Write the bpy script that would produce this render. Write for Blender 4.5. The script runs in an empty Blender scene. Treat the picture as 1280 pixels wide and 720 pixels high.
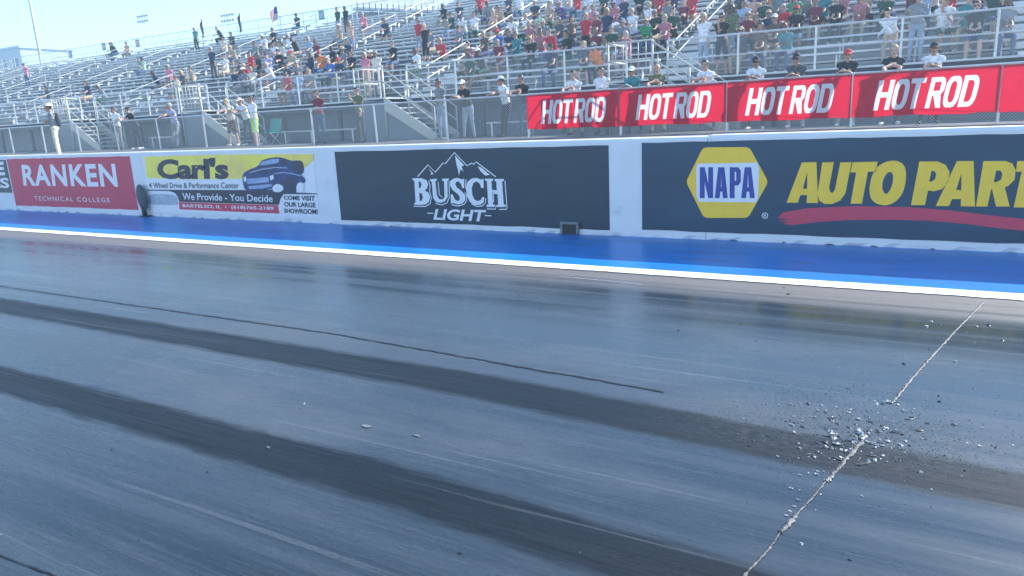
import bpy, math, random
import numpy as np
from mathutils import Vector, Matrix, noise
from mathutils.geometry import tessellate_polygon
R = math.radians
scene = bpy.context.scene
COL = scene.collection

# ------------------------------------------------------------------ camera
FPX, CAM_H = 900.0, 1.8
_v1 = Vector((-1586, -138, FPX)).normalized()
_v2 = Vector((180, 3800, FPX)).normalized()
_v2 = (_v2 - _v1*_v1.dot(_v2)).normalized()
AX = -_v1; AZ = -_v2; AY = AZ.cross(AX)
cam_data = bpy.data.cameras.new('camera')
cam = bpy.data.objects.new('camera', cam_data); COL.objects.link(cam)
cam_data.sensor_width = 36; cam_data.lens = FPX/1280*36
cam_data.clip_start = .05; cam_data.clip_end = 6000
rows = (AX, AY, AZ)
m = Matrix.Identity(4)
for i in range(3):
    m[i][0] = rows[i][0]; m[i][1] = -rows[i][1]; m[i][2] = -rows[i][2]
m[2][3] = CAM_H
cam.matrix_world = m
scene.camera = cam
# ------------------------------------------------------------------ sky, sun, exposure
SUN_AZ, SUN_EL = R(35), R(34)
world = bpy.data.worlds.new('World'); scene.world = world; world.use_nodes = True
wn = world.node_tree; bg = wn.nodes['Background']
sky = wn.nodes.new('ShaderNodeTexSky'); sky.sky_type = 'NISHITA'; sky.sun_disc = False
sky.sun_elevation = SUN_EL; sky.sun_rotation = SUN_AZ
sky.air_density = 1.15; sky.dust_density = 0.0; sky.ozone_density = 4.0
wn.links.new(sky.outputs[0], bg.inputs[0]); bg.inputs[1].default_value = .15
sl = bpy.data.lights.new('sun', 'SUN'); sun = bpy.data.objects.new('sun', sl); COL.objects.link(sun)
sl.energy = 4.5; sl.angle = R(.53); sl.color = (1, .96, .90)
sdir = Vector((math.sin(SUN_AZ)*math.cos(SUN_EL), math.cos(SUN_AZ)*math.cos(SUN_EL), math.sin(SUN_EL)))
sun.rotation_euler = sdir.to_track_quat('Z', 'Y').to_euler(); sun.location = (0, 60, 60)
vs = scene.view_settings
vs.view_transform = 'Standard'; vs.look = 'None'; vs.exposure = 1.22; vs.gamma = 1; vs.use_curve_mapping = False
scene.render.engine = 'CYCLES'
scene.cycles.max_bounces = 6; scene.cycles.volume_bounces = 0
scene.cycles.use_denoising = True

# ------------------------------------------------------------------ helpers
rnd = random.Random(7)
def ray(px, py):
    c = Vector((px-640, py-360, FPX)); return Vector((AX.dot(c), AY.dot(c), AZ.dot(c)))
def at_y(px, py, Y):
    d = ray(px, py); t = Y/d.y; return Vector((d.x*t, Y, CAM_H+d.z*t))
def at_z(px, py, z=0):
    d = ray(px, py); t = (z-CAM_H)/d.z; return Vector((d.x*t, d.y*t, z))

class MB:
    def __init__(s): s.v = []; s.f = []; s.mi = []
    def add(s, vs, fs, mi=0):
        o = len(s.v); s.v += [tuple(v) for v in vs]
        for f in fs: s.f.append(tuple(o+i for i in f)); s.mi.append(mi)
        return s
    def box(s, x0, x1, y0, y1, z0, z1, mi=0):
        return s.add([(x0,y0,z0),(x1,y0,z0),(x1,y1,z0),(x0,y1,z0),(x0,y0,z1),(x1,y0,z1),(x1,y1,z1),(x0,y1,z1)],
              [(0,3,2,1),(4,5,6,7),(0,1,5,4),(1,2,6,5),(2,3,7,6),(3,0,4,7)], mi)
    def tube(s, a, b, r, r2=None, n=8, mi=0):
        a = Vector(a); b = Vector(b); r2 = r if r2 is None else r2
        d = (b-a).normalized(); u = d.orthogonal().normalized(); w = d.cross(u)
        vs = []
        for p, q in ((a, r), (b, r2)):
            for k in range(n):
                t = 2*math.pi*k/n; vs.append(p+u*(q*math.cos(t))+w*(q*math.sin(t)))
        fs = [(k, (k+1) % n, n+(k+1) % n, n+k) for k in range(n)]+[tuple(range(n-1,-1,-1)), tuple(range(n, 2*n))]
        return s.add(vs, fs, mi)
    def ellipsoid(s, M, nu=10, nv=7, mi=0):
        vs = [M@Vector((0,0,-1))]
        for j in range(1, nv):
            ph = math.pi*j/nv-math.pi/2
            for i in range(nu):
                t = 2*math.pi*i/nu
                vs.append(M@Vector((math.cos(ph)*math.cos(t), math.cos(ph)*math.sin(t), math.sin(ph))))
        vs.append(M@Vector((0,0,1))); fs = []
        for i in range(nu):
            fs.append((0, 1+(i+1) % nu, 1+i))
            for j in range(nv-2):
                a = 1+j*nu
                fs.append((a+i, a+(i+1) % nu, a+nu+(i+1) % nu, a+nu+i))
            a = 1+(nv-2)*nu
            fs.append((a+i, a+(i+1) % nu, len(vs)-1))
        return s.add(vs, fs, mi)
    def mesh(s, name):
        me = bpy.data.meshes.new(name); me.from_pydata(s.v, [], s.f); me.update()
        if any(s.mi): me.polygons.foreach_set('material_index', s.mi)
        return me
    def build(s, name, mat, parent=None, smooth=False, bevel=0):
        me = s.mesh(name)
        if smooth: me.polygons.foreach_set('use_smooth', [True]*len(me.polygons))
        o = put(name, me, mat, parent)
        if bevel:
            b = o.modifiers.new('bevel', 'BEVEL'); b.width = bevel; b.segments = 2; b.limit_method = 'ANGLE'
        return o
def put(name, me, mat=None, parent=None):
    o = bpy.data.objects.new(name, me); COL.objects.link(o)
    if mat is not None and len(me.materials) == 0:
        for mm in (mat if isinstance(mat, (list, tuple)) else [mat]): me.materials.append(mm)
    if parent is not None: o.parent = parent
    return o
def tag(o, label=None, cat=None, group=None, kind=None):
    if label: o['label'] = label
    if cat: o['category'] = cat
    if group: o['group'] = group
    if kind: o['kind'] = kind
    return o
def empty(name, loc=(0,0,0), label=None, cat=None, group=None):
    o = bpy.data.objects.new(name, None); COL.objects.link(o); o.location = loc; o.empty_display_size = .2
    return tag(o, label, cat, group)
def copy_tree(o, parent=None):
    c = o.copy(); COL.objects.link(c); c.parent = parent
    for ch in list(o.children): copy_tree(ch, c)
    return c

# ------------------------------------------------------------------ materials
def mat(name, col, rough=.6, metal=0, var=.12, scale=8, bump=0, bscale=60, spec=.5, trans=0, stretch=None, wear=None):
    M = bpy.data.materials.new(name); M.use_nodes = True
    nt = M.node_tree; N = nt.nodes; L = nt.links; b = N['Principled BSDF']
    b.inputs['Roughness'].default_value = rough; b.inputs['Metallic'].default_value = metal
    b.inputs['Specular IOR Level'].default_value = spec
    g = N.new('ShaderNodeNewGeometry'); mp = N.new('ShaderNodeMapping'); L.new(g.outputs['Position'], mp.inputs[0])
    if stretch: mp.inputs['Scale'].default_value = stretch
    nz = N.new('ShaderNodeTexNoise'); nz.inputs['Scale'].default_value = scale; nz.inputs['Detail'].default_value = 5
    L.new(mp.outputs[0], nz.inputs['Vector'])
    mr = N.new('ShaderNodeMapRange'); mr.inputs['From Min'].default_value = .25; mr.inputs['From Max'].default_value = .75
    mr.inputs['To Min'].default_value = 1-var; mr.inputs['To Max'].default_value = 1+var
    L.new(nz.outputs[0], mr.inputs[0])
    mx = N.new('ShaderNodeVectorMath'); mx.operation = 'SCALE'; mx.inputs[0].default_value = col[:3]
    L.new(mr.outputs[0], mx.inputs['Scale'])
    out = mx.outputs[0]
    if wear:
        wc, ws, lo, hi = wear
        n2 = N.new('ShaderNodeTexNoise'); n2.inputs['Scale'].default_value = ws; n2.inputs['Detail'].default_value = 8
        n2.inputs['Roughness'].default_value = .7
        L.new(mp.outputs[0], n2.inputs['Vector'])
        m2 = N.new('ShaderNodeMapRange'); m2.inputs['From Min'].default_value = lo; m2.inputs['From Max'].default_value = hi
        L.new(n2.outputs[0], m2.inputs[0])
        mc = N.new('ShaderNodeMix'); mc.data_type = 'RGBA'; L.new(m2.outputs[0], mc.inputs[0])
        L.new(out, mc.inputs[6]); mc.inputs[7].default_value = (*wc, 1); out = mc.outputs[2]
    L.new(out, b.inputs['Base Color'])
    if bump:
        n3 = N.new('ShaderNodeTexNoise'); n3.inputs['Scale'].default_value = bscale; n3.inputs['Detail'].default_value = 6
        L.new(mp.outputs[0], n3.inputs['Vector'])
        bp = N.new('ShaderNodeBump'); bp.inputs['Strength'].default_value = bump; bp.inputs['Distance'].default_value = .01
        L.new(n3.outputs[0], bp.inputs['Height']); L.new(bp.outputs[0], b.inputs['Normal'])
    if trans:
        tr = N.new('ShaderNodeBsdfTranslucent'); L.new(out, tr.inputs[0])
        ms = N.new('ShaderNodeMixShader'); ms.inputs[0].default_value = trans
        L.new(b.outputs[0], ms.inputs[1]); L.new(tr.outputs[0], ms.inputs[2])
        L.new(ms.outputs[0], N['Material Output'].inputs[0])
    return M

MAT = {}
MAT['wall'] = mat('white_painted_concrete', (.74,.74,.75), .65, var=.05, scale=2.5, bump=.25, bscale=25, wear=((.34,.33,.32), 3.5, .60, .80), stretch=(.7,1,1.3))
MAT['alu'] = mat('weathered_aluminium', (.62,.635,.64), .45, metal=.15, var=.16, scale=1.6, bump=.1, bscale=30, stretch=(.6,4,4))
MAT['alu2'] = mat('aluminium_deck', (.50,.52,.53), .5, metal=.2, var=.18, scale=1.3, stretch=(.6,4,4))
MAT['riser'] = mat('shade_toned_riser', (.24,.26,.28), .55, metal=.1, var=.2, scale=1.3, stretch=(.6,4,4))  # darkened so the colour carries the shade under the seats
MAT['galv'] = mat('galvanised_tube', (.62,.64,.65), .4, metal=.45, var=.12, scale=5)
MAT['cream'] = mat('cream_painted_rail', (.52,.51,.46), .45, var=.08)
MAT['wire'] = mat('galvanised_wire', (.45,.47,.48), .45, metal=.4, var=.1)
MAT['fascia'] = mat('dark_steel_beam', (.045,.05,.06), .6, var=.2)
MAT['cover_sheet'] = mat('grey_cover_sheet', (.17,.20,.25), .6, var=.15, scale=1.5)
MAT['terr'] = mat('worn_asphalt', (.19,.185,.18), .85, var=.22, scale=1.2, bump=.4, bscale=50)
MAT['earth'] = mat('dry_ground', (.16,.15,.12), .9, var=.25, scale=.3)
MAT['navy'] = mat('navy_vinyl', (.011,.046,.092), .42, var=.3, scale=1.2, bump=.25, bscale=5, wear=((.015,.025,.05), 2.2, .62, .75), stretch=(.5,1,1.6))
MAT['busch'] = mat('dark_slate_vinyl', (.009,.034,.062), .42, var=.3, scale=1.2, bump=.25, bscale=5, stretch=(.5,1,1.6), wear=((.05,.07,.11), 2.6, .62, .8))
MAT['white'] = mat('white_print', (.78,.78,.80), .5, var=.04)
MAT['yellow'] = mat('gold_print', (.95,.60,.045), .5, var=.05)
MAT['red'] = mat('red_print', (.60,.05,.10), .5, var=.08)
MAT['rank'] = mat('crimson_vinyl', (.56,.045,.10), .5, var=.08, scale=1.5)
MAT['blueink'] = mat('blue_print', (.035,.06,.30), .5, var=.05)
MAT['inkdark'] = mat('dark_print', (.035,.035,.06), .5, var=.1)
MAT['lemon'] = mat('lemon_print', (.95,.80,.12), .5, var=.10, scale=1.5, wear=((.82,.55,.18), 1.1, .45, .7))
MAT['truck'] = mat('truck_blue_print', (.025,.05,.16), .45, var=.5, scale=9)
MAT['truck2'] = mat('truck_pale_print', (.30,.38,.58), .45, var=.2, scale=7)
MAT['truckd'] = mat('truck_dark_print', (.03,.04,.08), .45, var=.3, scale=7)
MAT['greyprint'] = mat('grey_print', (.40,.45,.52), .5, var=.25, scale=14)
MAT['paint_white'] = mat('white_line_paint', (.82,.80,.78), .55, var=.05, scale=3, wear=((.40,.37,.34), 6, .58, .78), stretch=(.4,2,1))
MAT['blue'] = mat('blue_apron_paint', (.004,.19,.54), .36, var=.14, scale=1.2, stretch=(.35,2,1), bump=.12, bscale=70, wear=((.03,.10,.24), 3.0, .50, .74))
MAT['banner'] = mat('red_mesh_banner', (.70,.008,.045), .6, var=.06, trans=.55)
MAT['bannerw'] = mat('white_banner_print', (.82,.82,.84), .6, var=.03, trans=.5)
MAT['rubber'] = mat('black_rubber', (.012,.012,.014), .5, var=.3)
MAT['crumb'] = mat('pale_asphalt_crumb', (.28,.30,.31), .32, var=.6, scale=60, bump=.4, bscale=120)
MAT['crumbd'] = mat('dark_rubber_crumb', (.03,.032,.036), .45, var=.4, scale=60)
MAT['joint'] = mat('torn_joint_sealant', (.13,.135,.14), .5, var=.5, scale=70, bump=.6, bscale=150, wear=((.022,.025,.03), 30, .44, .52))
MAT['pole'] = mat('pale_green_pole', (.50,.60,.50), .5, var=.06)
MAT['lamp'] = mat('grey_lamp_housing', (.16,.18,.20), .5)
MAT['hazeb'] = mat('haze_paled_sheet', (.48,.55,.62), .7, var=.1, scale=.2)  # paled to put distance haze into the colour
MAT['press'] = mat('white_sheet_wall', (.80,.81,.82), .5, var=.05)
MAT['teal'] = mat('teal_cloth', (.02,.30,.24), .8)
MAT['galv2'] = mat('dirty_grey_concrete', (.20,.21,.23), .8, var=.3, scale=12, bump=.4)
MAT['pad'] = mat('haze_toned_pad', (.045,.065,.075), .6)  # haze over the dark pad mixed into its colour
MAT['scuff'] = mat('dull_scuff', (.009,.025,.052), .7, var=.4, scale=20)
MAT['scrap'] = mat('flattened_grey_scrap', (.15,.16,.17), .6, var=.4, scale=60)
MAT['lens'] = mat('sunglass_lens', (.01,.01,.012), .2)

# track: rubbered asphalt, streaks and tyre marks by place on the track
def track_material():
    M = bpy.data.materials.new('rubbered_track'); M.use_nodes = True
    nt = M.node_tree; N = nt.nodes; L = nt.links; b = N['Principled BSDF']
    g = N.new('ShaderNodeNewGeometry'); sx = N.new('ShaderNodeSeparateXYZ'); L.new(g.outputs['Position'], sx.inputs[0])
    def nz(scale, st, det=5, rg=.55):
        mp = N.new('ShaderNodeMapping'); mp.inputs['Scale'].default_value = st; L.new(g.outputs['Position'], mp.inputs[0])
        n = N.new('ShaderNodeTexNoise'); n.inputs['Scale'].default_value = scale; n.inputs['Detail'].default_value = det
        n.inputs['Roughness'].default_value = rg; L.new(mp.outputs[0], n.inputs['Vector']); return n.outputs[0]
    def mr(x, a, b_, c=0, d=1, smooth=True):
        n = N.new('ShaderNodeMapRange'); n.interpolation_type = 'SMOOTHSTEP' if smooth else 'LINEAR'
        L.new(x, n.inputs[0])
        for k, v in zip((1,2,3,4), (a,b_,c,d)): n.inputs[k].default_value = v
        return n.outputs[0]
    def ma(op, x, y=None, z=None):
        n = N.new('ShaderNodeMath'); n.operation = op
        for k, v in enumerate((x,y,z)):
            if v is None: continue
            if isinstance(v, (int,float)): n.inputs[k].default_value = v
            else: L.new(v, n.inputs[k])
        return n.outputs[0]
    def mix(f, a, b_):
        n = N.new('ShaderNodeMix'); n.data_type = 'RGBA'; L.new(f, n.inputs[0])
        for k, v in ((6,a),(7,b_)):
            if isinstance(v, tuple): n.inputs[k].default_value = (*v,1)
            else: L.new(v, n.inputs[k])
        return n.outputs[2]
    X, Y = sx.outputs[0], sx.outputs[1]
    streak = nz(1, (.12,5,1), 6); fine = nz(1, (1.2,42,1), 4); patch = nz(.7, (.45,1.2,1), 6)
    grain = nz(170, (1,1,1), 3, .7); wob = nz(1, (.7,.7,1), 5, .65); ed = nz(1, (3,30,1), 4)
    col = mix(mr(streak,.3,.7), (.014,.022,.030), (.038,.052,.066))
    col = mix(ma('MULTIPLY', mr(fine,.45,.75), .5), col, (.055,.062,.074))
    col = mix(ma('MULTIPLY', mr(patch,.45,.68), .75), col, (.075,.085,.095))  # broad pale glare patches painted into the base colour
    Yd = ma('ADD', Y, mr(X,-3,.8,0,.14))
    Yw = ma('ADD', Yd, ma('ADD', mr(wob,.2,.8,-.035,.035,False), mr(ed,.2,.8,-.03,.03,False)))
    # worn brown shoulder inside the white line
    sh = ma('MULTIPLY', mr(Yw,6.75,7.25), mr(streak,.25,.55,.5,1))
    col = mix(sh, col, (.15,.135,.125))
    # bands of laid rubber
    def band(c, h, soft):
        return ma('MULTIPLY', mr(Yw,c-h-soft,c-h+soft), mr(Yw,c+h+soft,c+h-soft))
    b1 = band(3.93,.205,.05); b2 = band(2.58,.18,.045)
    b1 = ma('MULTIPLY', b1, mr(X,-30,-12,.5,1)); 
    bands = ma('MAXIMUM', b1, b2)
    tex = mr(fine,.3,.8,.82,1)
    bandf = ma('MULTIPLY', bands, tex)
    col = mix(bandf, col, (.009,.013,.018))
    # dusty torn zone round the joint
    dx = ma('ABSOLUTE', ma('ADD', X, .35)); dy = ma('ABSOLUTE', ma('SUBTRACT', Y, 4.05))
    dust = ma('MULTIPLY', mr(dx,1.5,.3), mr(dy,.55,.1)); dust = ma('MULTIPLY', dust, mr(nz(30,(.6,2.2,1),7,.75),.40,.66))
    col = mix(ma('MULTIPLY', dust, .4), col, (.10,.104,.106))
    # old thin scrub lines
    s1 = mr(nz(1,(.25,16,1),3),.63,.70); col = mix(ma('MULTIPLY', s1, .22), col, (.16,.17,.185))
    agg = nz(1, (38,120,1), 4, .7); agg2 = nz(1, (7,80,1), 5, .65)
    gr = ma('ADD', ma('MULTIPLY', grain, .25), ma('ADD', ma('MULTIPLY', agg, .45), ma('MULTIPLY', agg2, .30))); gm = N.new('ShaderNodeVectorMath'); gm.operation = 'SCALE'
    L.new(col, gm.inputs[0]); L.new(mr(gr,.36,.64,.5,1.5,False), gm.inputs['Scale'])
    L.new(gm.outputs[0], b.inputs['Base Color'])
    r = mr(streak,.3,.7,.23,.36); r = ma('ADD', r, ma('MULTIPLY', mr(patch,.4,.8), .10))
    r = ma('ADD', r, mr(gr,.36,.64,.05,-.05,False)); r = ma('ADD', r, ma('MULTIPLY', bandf, .22)); r = ma('ADD', r, ma('MULTIPLY', sh, .3)); r = ma('ADD', r, ma('MULTIPLY', dust, .2))
    r = ma('SUBTRACT', r, ma('MULTIPLY', mr(Y,4.2,5.6), .09)); L.new(r, b.inputs['Roughness'])
    sp = ma('SUBTRACT', .5, ma('MULTIPLY', bandf, .38)); L.new(sp, b.inputs['Specular IOR Level'])
    bp = N.new('ShaderNodeBump'); L.new(mr(Y,2.5,6.0,.26,.07), bp.inputs['Strength']); bp.inputs['Distance'].default_value = .006
    hh = ma('ADD', ma('ADD', ma('MULTIPLY', agg, .5), ma('MULTIPLY', grain, .4)), ma('ADD', ma('MULTIPLY', fine, .8), ma('MULTIPLY', nz(22,(.6,1.5,1),4), .8)))
    L.new(hh, bp.inputs['Height']); L.new(bp.outputs[0], b.inputs['Normal'])
    return M
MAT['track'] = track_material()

# ------------------------------------------------------------------ setting
WY, WT, WZ = 10.0, .38, 1.43           # wall face, thickness, top
TZ = 1.22                              # ground behind the wall
def sheet(name, x0, x1, y0, y1, z, m):
    o = MB().add([(x0,y0,z),(x1,y0,z),(x1,y1,z),(x0,y1,z)], [(0,1,2,3)]).build(name, m); return tag(o, kind='structure')
sheet('ground', -3000, 3000, -3000, 3000, -.03, MAT['earth'])
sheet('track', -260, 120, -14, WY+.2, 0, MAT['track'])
LY0, LY1 = 7.62, 7.88
sheet('apron', -260, 120, LY1-.02, WY+.2, .004, MAT['blue'])
_vs = []; _fs = []; _n = 900
for _i in range(_n+1):
    _x = -60+72*(_i/_n)
    _vs += [(_x, LY0+.022*noise.noise((_x*1.7,0,3))+.012*noise.noise((_x*9,1,5))+rnd.uniform(-.006,.006), .008), (_x, LY1+.010*noise.noise((_x*3,7,3)), .008)]
    if _i: _fs.append((2*_i-2, 2*_i, 2*_i+1, 2*_i-1))
tag(MB().add(_vs, _fs).build('edge_line', MAT['paint_white']), kind='structure')
t = MB().box(-260, 120, WY+WT-.02, 240, -.02, TZ).build('terrace', MAT['terr']); tag(t, kind='structure')

# long seams in the track
def ribbon(name, pts, w, z, m, jit=.3, parent=None, raise_=0, seed=1, step=.05, lat=None):
    rr = random.Random(seed); fine = []
    for a, b in zip(pts, pts[1:]):
        n = max(2, int((b-a).length/step))
        for k in range(n): fine.append(a.lerp(b, k/n))
    fine.append(pts[-1]); vs = []; fs = []
    for i, p in enumerate(fine):
        d = (fine[min(i+1,len(fine)-1)]-fine[max(i-1,0)]); d.z = 0; d.normalize(); s = Vector((-d.y,d.x,0))
        p = p+s*rr.uniform(-1,1)*(jit if lat is None else lat)*w
        wa = w*.5*rr.uniform(1-jit*1.6,1+jit); wb = w*.5*rr.uniform(1-jit*1.6,1+jit)
        h = raise_*rr.uniform(.4,1.2)
        vs += [p-s*wa+Vector((0,0,z)), p-s*wa*.4+Vector((0,0,z+h)), p+s*wb*.4+Vector((0,0,z+h*rr.uniform(.6,1))), p+s*wb+Vector((0,0,z))]
        if i:
            o = 4*i
            fs += [(o-4+k, o+k, o+k+1, o-3+k) for k in range(3)]
    return MB().add(vs, fs).build(name, m, parent, smooth=bool(raise_))
o = ribbon('paving_seam', [at_z(-200,335), at_z(0,358), at_z(420,418), at_z(640,457), at_z(830,490)], .022, .004, MAT['rubber'], .35)
tag(o, 'thin dark lengthwise seam above the upper black tyre mark', 'seam')
o = ribbon('paving_seam', [at_z(-80,664), at_z(0,694), at_z(70,721), at_z(110,740)], .008, .004, MAT['rubber'], .35, seed=4)
tag(o, 'short dark seam in the bottom left corner of the track', 'seam')

o = ribbon('paint_scuff', [at_z(700,346), at_z(745,350), at_z(802,356)], .014, .004, MAT['greyprint'], .5, seed=9)
tag(o, 'thin pale paint scuff beside the white edge line below the gap', 'scuff')
# ------------------------------------------------------------------ barrier wall
wall = empty('barrier_wall', (0, WY, 0), 'long low white painted concrete wall beside the blue strip', 'wall')
def wall_seg(x0, x1, dz):
    b = MB(); n = max(2, int((x1-x0)/.12)); rr = random.Random(int(x0*10))
    prof = [(0,0),(0,.05),(0,WZ-.035+dz),(.03,WZ+dz),(WT-.03,WZ+dz),(WT,WZ-.03+dz),(WT,0)]
    vs = []; fs = []
    for i in range(n+1):
        x = x0+(x1-x0)*i/n
        for j, (y, z) in enumerate(prof):
            if j == 0: y += rr.choice((0,0,0,.012,.03)); 
            if j == 1: z += rr.uniform(-.02,.02)
            if j == 2: z += rr.uniform(-.003,.003)
            vs.append((x, y, z))
    k = len(prof)
    for i in range(n):
        for j in range(k-1): fs.append((i*k+j, (i+1)*k+j, (i+1)*k+j+1, i*k+j+1))
    fs += [tuple(range(k)), tuple(n*k+j for j in range(k-1,-1,-1))]
    return b.add(vs, fs).build('wall_segment', MAT['wall'], wall)
xj = at_y(884, 200, WY).x
cuts = [-120]; x = xj
left = []
while x > -110: left.append(x); x -= 6.1
cuts += left[::-1]+[xj+6.1, xj+12.2, 40]
for a, b in zip(cuts, cuts[1:]):
    wall_seg(a+.004, b-.004, .012 if abs(a-xj) < .01 else rnd.uniform(-.004,.004))
# dirt chips along the foot of the wall
for k in range(34):
    x = -22+k*.72+rnd.uniform(-.3,.3)
    w = rnd.uniform(.03,.13); h = rnd.uniform(.008,.022)
    vs = [(x,0-.003,.006),(x+w,-.003,.006),(x+w*.8,-.003,h*.7),(x+w*.4,-.003,h),(x+w*.1,-.003,h*.6)]
    MB().add(vs, [(0,1,2,3,4)]).build('foot_chip', MAT['fascia'], wall)

# drain hood on the wall face
pa, pb = at_y(704, 291, WY), at_y(723, 281, WY)
dr = empty('drain_box', (pa.x, WY, 0), 'small boxy drain hood with dark mouth at the wall foot', 'drain')
w = pb.x-pa.x; h = pb.z+.01
b = MB(); b.box(-.02,w+.02,-.075,-.004,h,h+.035); b.box(-.02,.02,-.075,-.004,.006,h); b.box(w-.015,w+.02,-.07,-.004,.006,h)
b.build('frame', MAT['galv2'], dr, bevel=.012)
MB().box(.021,w-.016,-.05,-.004,.006,h-.002).build('mouth', MAT['rubber'], dr)  # solid black block stands in for the shade inside the opening
# black padded oval marker leaning on the wall
p = at_z(183, 266); 
ov = empty('oval_marker', (at_y(177,245,WY-.1).x, WY-.1, 0), 'black oval marker on a short stem between the crimson and yellow signs', 'marker')
zc = at_y(177,247,WY-.1).z
b = MB(); Mx = Matrix.Translation((0,0,zc))@Matrix.Rotation(R(-8),4,'Y')@Matrix.Diagonal((.17,.05,.30,1)); b.ellipsoid(Mx,18,12); b.build('pad', MAT['pad'], ov, True)
MB().tube((.02,0,.01),(.0,0,zc-.2),.05,.06).build('stem', MAT['rubber'], ov, True)
MB().box(-.1,.14,-.07,.07,.004,.03).build('base', MAT['rubber'], ov, bevel=.008)

# ------------------------------------------------------------------ flat print on signs
def poly(outer, holes, y, px_map):
    loops = [[Vector((*px_map(*p), 0)) for p in lp] for lp in [outer]+list(holes)]
    tris = tessellate_polygon(loops); flat = [v for lp in loops for v in lp]
    vs = [(v.x, y, v.y) for v in flat]
    fs = []
    for t in tris:
        a, b_, c = (flat[i] for i in t)
        cr = (b_.x-a.x)*(c.y-a.y)-(b_.y-a.y)*(c.x-a.x)
        if abs(cr) < 1e-9: continue
        fs.append(tuple(t) if cr > 0 else (t[0],t[2],t[1]))
    return vs, fs
def curve(pts, n=4):
    # Catmull-Rom smoothing of a closed outline
    out = []; N_ = len(pts)
    for i in range(N_):
        p0, p1, p2, p3 = (Vector(pts[(i+k-1) % N_]) for k in range(4))
        for k in range(n):
            t = k/n
            out.append(tuple(.5*((2*p1)+(p2-p0)*t+(2*p0-5*p1+4*p2-p3)*t*t+(3*p1-p0-3*p2+p3)*t**3)))
    return out
def wmap(ox, oy, sc, Y=WY):
    def f(x, y):
        p = at_y(ox+x/sc, oy+y/sc, Y); return (p.x, p.z)
    return f
def printp(name, outer, m, parent, lay, mp, holes=(), Y=WY):
    vs, fs = poly(outer, holes, Y-.006-.0025*lay-parent.location.y, mp)
    vs = [(x-parent.location.x, y, z) for x, y, z in vs]
    return MB().add(vs, fs).build(name, m, parent)
def strip_print(name, pts, wpx, m, parent, lay, mp):
    b = MB()
    P = [Vector(mp(*p)) for p in pts]; wd = abs(mp(wpx,0)[0]-mp(0,0)[0])*.5
    L_ = []; R_ = []
    for i, p in enumerate(P):
        d = (P[min(i+1,len(P)-1)]-P[max(i-1,0)]).normalized(); s = Vector((-d.y,d.x))*wd
        L_.append(p+s); R_.append(p-s)
    y = -.006-.0025*lay
    vs = [(v.x-parent.location.x, y, v.y) for v in L_+R_]; n = len(P)
    b.add(vs, [(i, n+i, n+i+1, i+1) for i in range(n-1)])
    return b.build(name, m, parent)
def text_mesh(s, bold=0, shear=0, spacing=1):
    cu = bpy.data.curves.new('t', 'FONT'); cu.body = s; cu.offset = bold; cu.shear = shear; cu.space_character = spacing
    cu.resolution_u = 3
    ob = bpy.data.objects.new('t', cu); COL.objects.link(ob)
    dg = bpy.context.evaluated_depsgraph_get(); me = bpy.data.meshes.new_from_object(ob.evaluated_get(dg))
    bpy.data.objects.remove(ob); bpy.data.curves.remove(cu)
    vs = [v.co.copy() for v in me.vertices]; fs = [tuple(p.vertices) for p in me.polygons]
    bpy.data.meshes.remove(me)
    x0 = min(v.x for v in vs); x1 = max(v.x for v in vs); y0 = min(v.y for v in vs); y1 = max(v.y for v in vs)
    return [((v.x-x0)/(x1-x0), (v.y-y0)/(y1-y0)) for v in vs], fs
def text_print(s, quad, m, parent, lay, mp, bold=.02, shear=0, spacing=1, name='lettering', y0=None, split=False):
    # quad: top-left, top-right, bottom-right, bottom-left in picture positions on the wall
    uv, fs = text_mesh(s, bold, shear, spacing)
    q = [Vector(mp(*p)) for p in quad]
    vs = []
    yy = (-.006-.0025*lay) if y0 is None else y0
    for u, v in uv:
        p = (q[3].lerp(q[2], u)).lerp(q[0].lerp(q[1], u), v)
        vs.append((p.x-parent.location.x, yy, p.y))
    if split:                                   # large lettering: every character a piece of its own
        par = list(range(len(vs)))
        def find(a):
            while par[a] != a: par[a] = par[par[a]]; a = par[a]
            return a
        for f in fs:
            for k in f[1:]: par[find(k)] = find(f[0])
        isl = {}
        for f in fs: isl.setdefault(find(f[0]), []).append(f)
        for L0 in isl.values():
            ids = sorted({k for f in L0 for k in f}); ix = {k: n for n, k in enumerate(ids)}
            MB().add([vs[k] for k in ids], [tuple(ix[k] for k in f) for f in L0]).build('letter', m, parent)
        return
    o = MB().add(vs, fs).build(name, m, parent)
    if len(s) > 1: o['kind'] = 'stuff'
    return o
PX = wmap(0, 0, 1)
def sign(name, label, corners, m):
    q = [at_y(x, y, WY) for x, y in corners]
    x0 = (q[0].x+q[3].x)/2; x1 = (q[1].x+q[2].x)/2; z0 = (q[2].z+q[3].z)/2; z1 = (q[0].z+q[1].z)/2
    z1 = min(z1, WZ-.05); z0 = max(z0, .06)
    e = empty(name, ((x0+x1)/2, WY, 0), label, 'sign')
    # slightly loose vinyl panel: thin slab with a barely uneven edge
    b = MB(); n = 24; rr = random.Random(int(x0*7)); vs = []; fs = []
    for i in range(n+1):
        x = x0+(x1-x0)*i/n-e.location.x
        for j, z in enumerate((z0+rr.uniform(-.006,.006), z1+rr.uniform(-.005,.005))): vs += [(x,-.006,z),(x,-.001,z)]
    for i in range(n):
        a = i*4; c = a+4
        fs += [(a,c,c+2,a+2),(a+2,c+2,c+3,a+3),(a,a+1,c+1,c)]
    fs += [(0,2,3,1),(n*4,n*4+1,n*4+3,n*4+2)]
    b.add(vs, fs).build('vinyl_panel', m, e)
    return e
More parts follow.
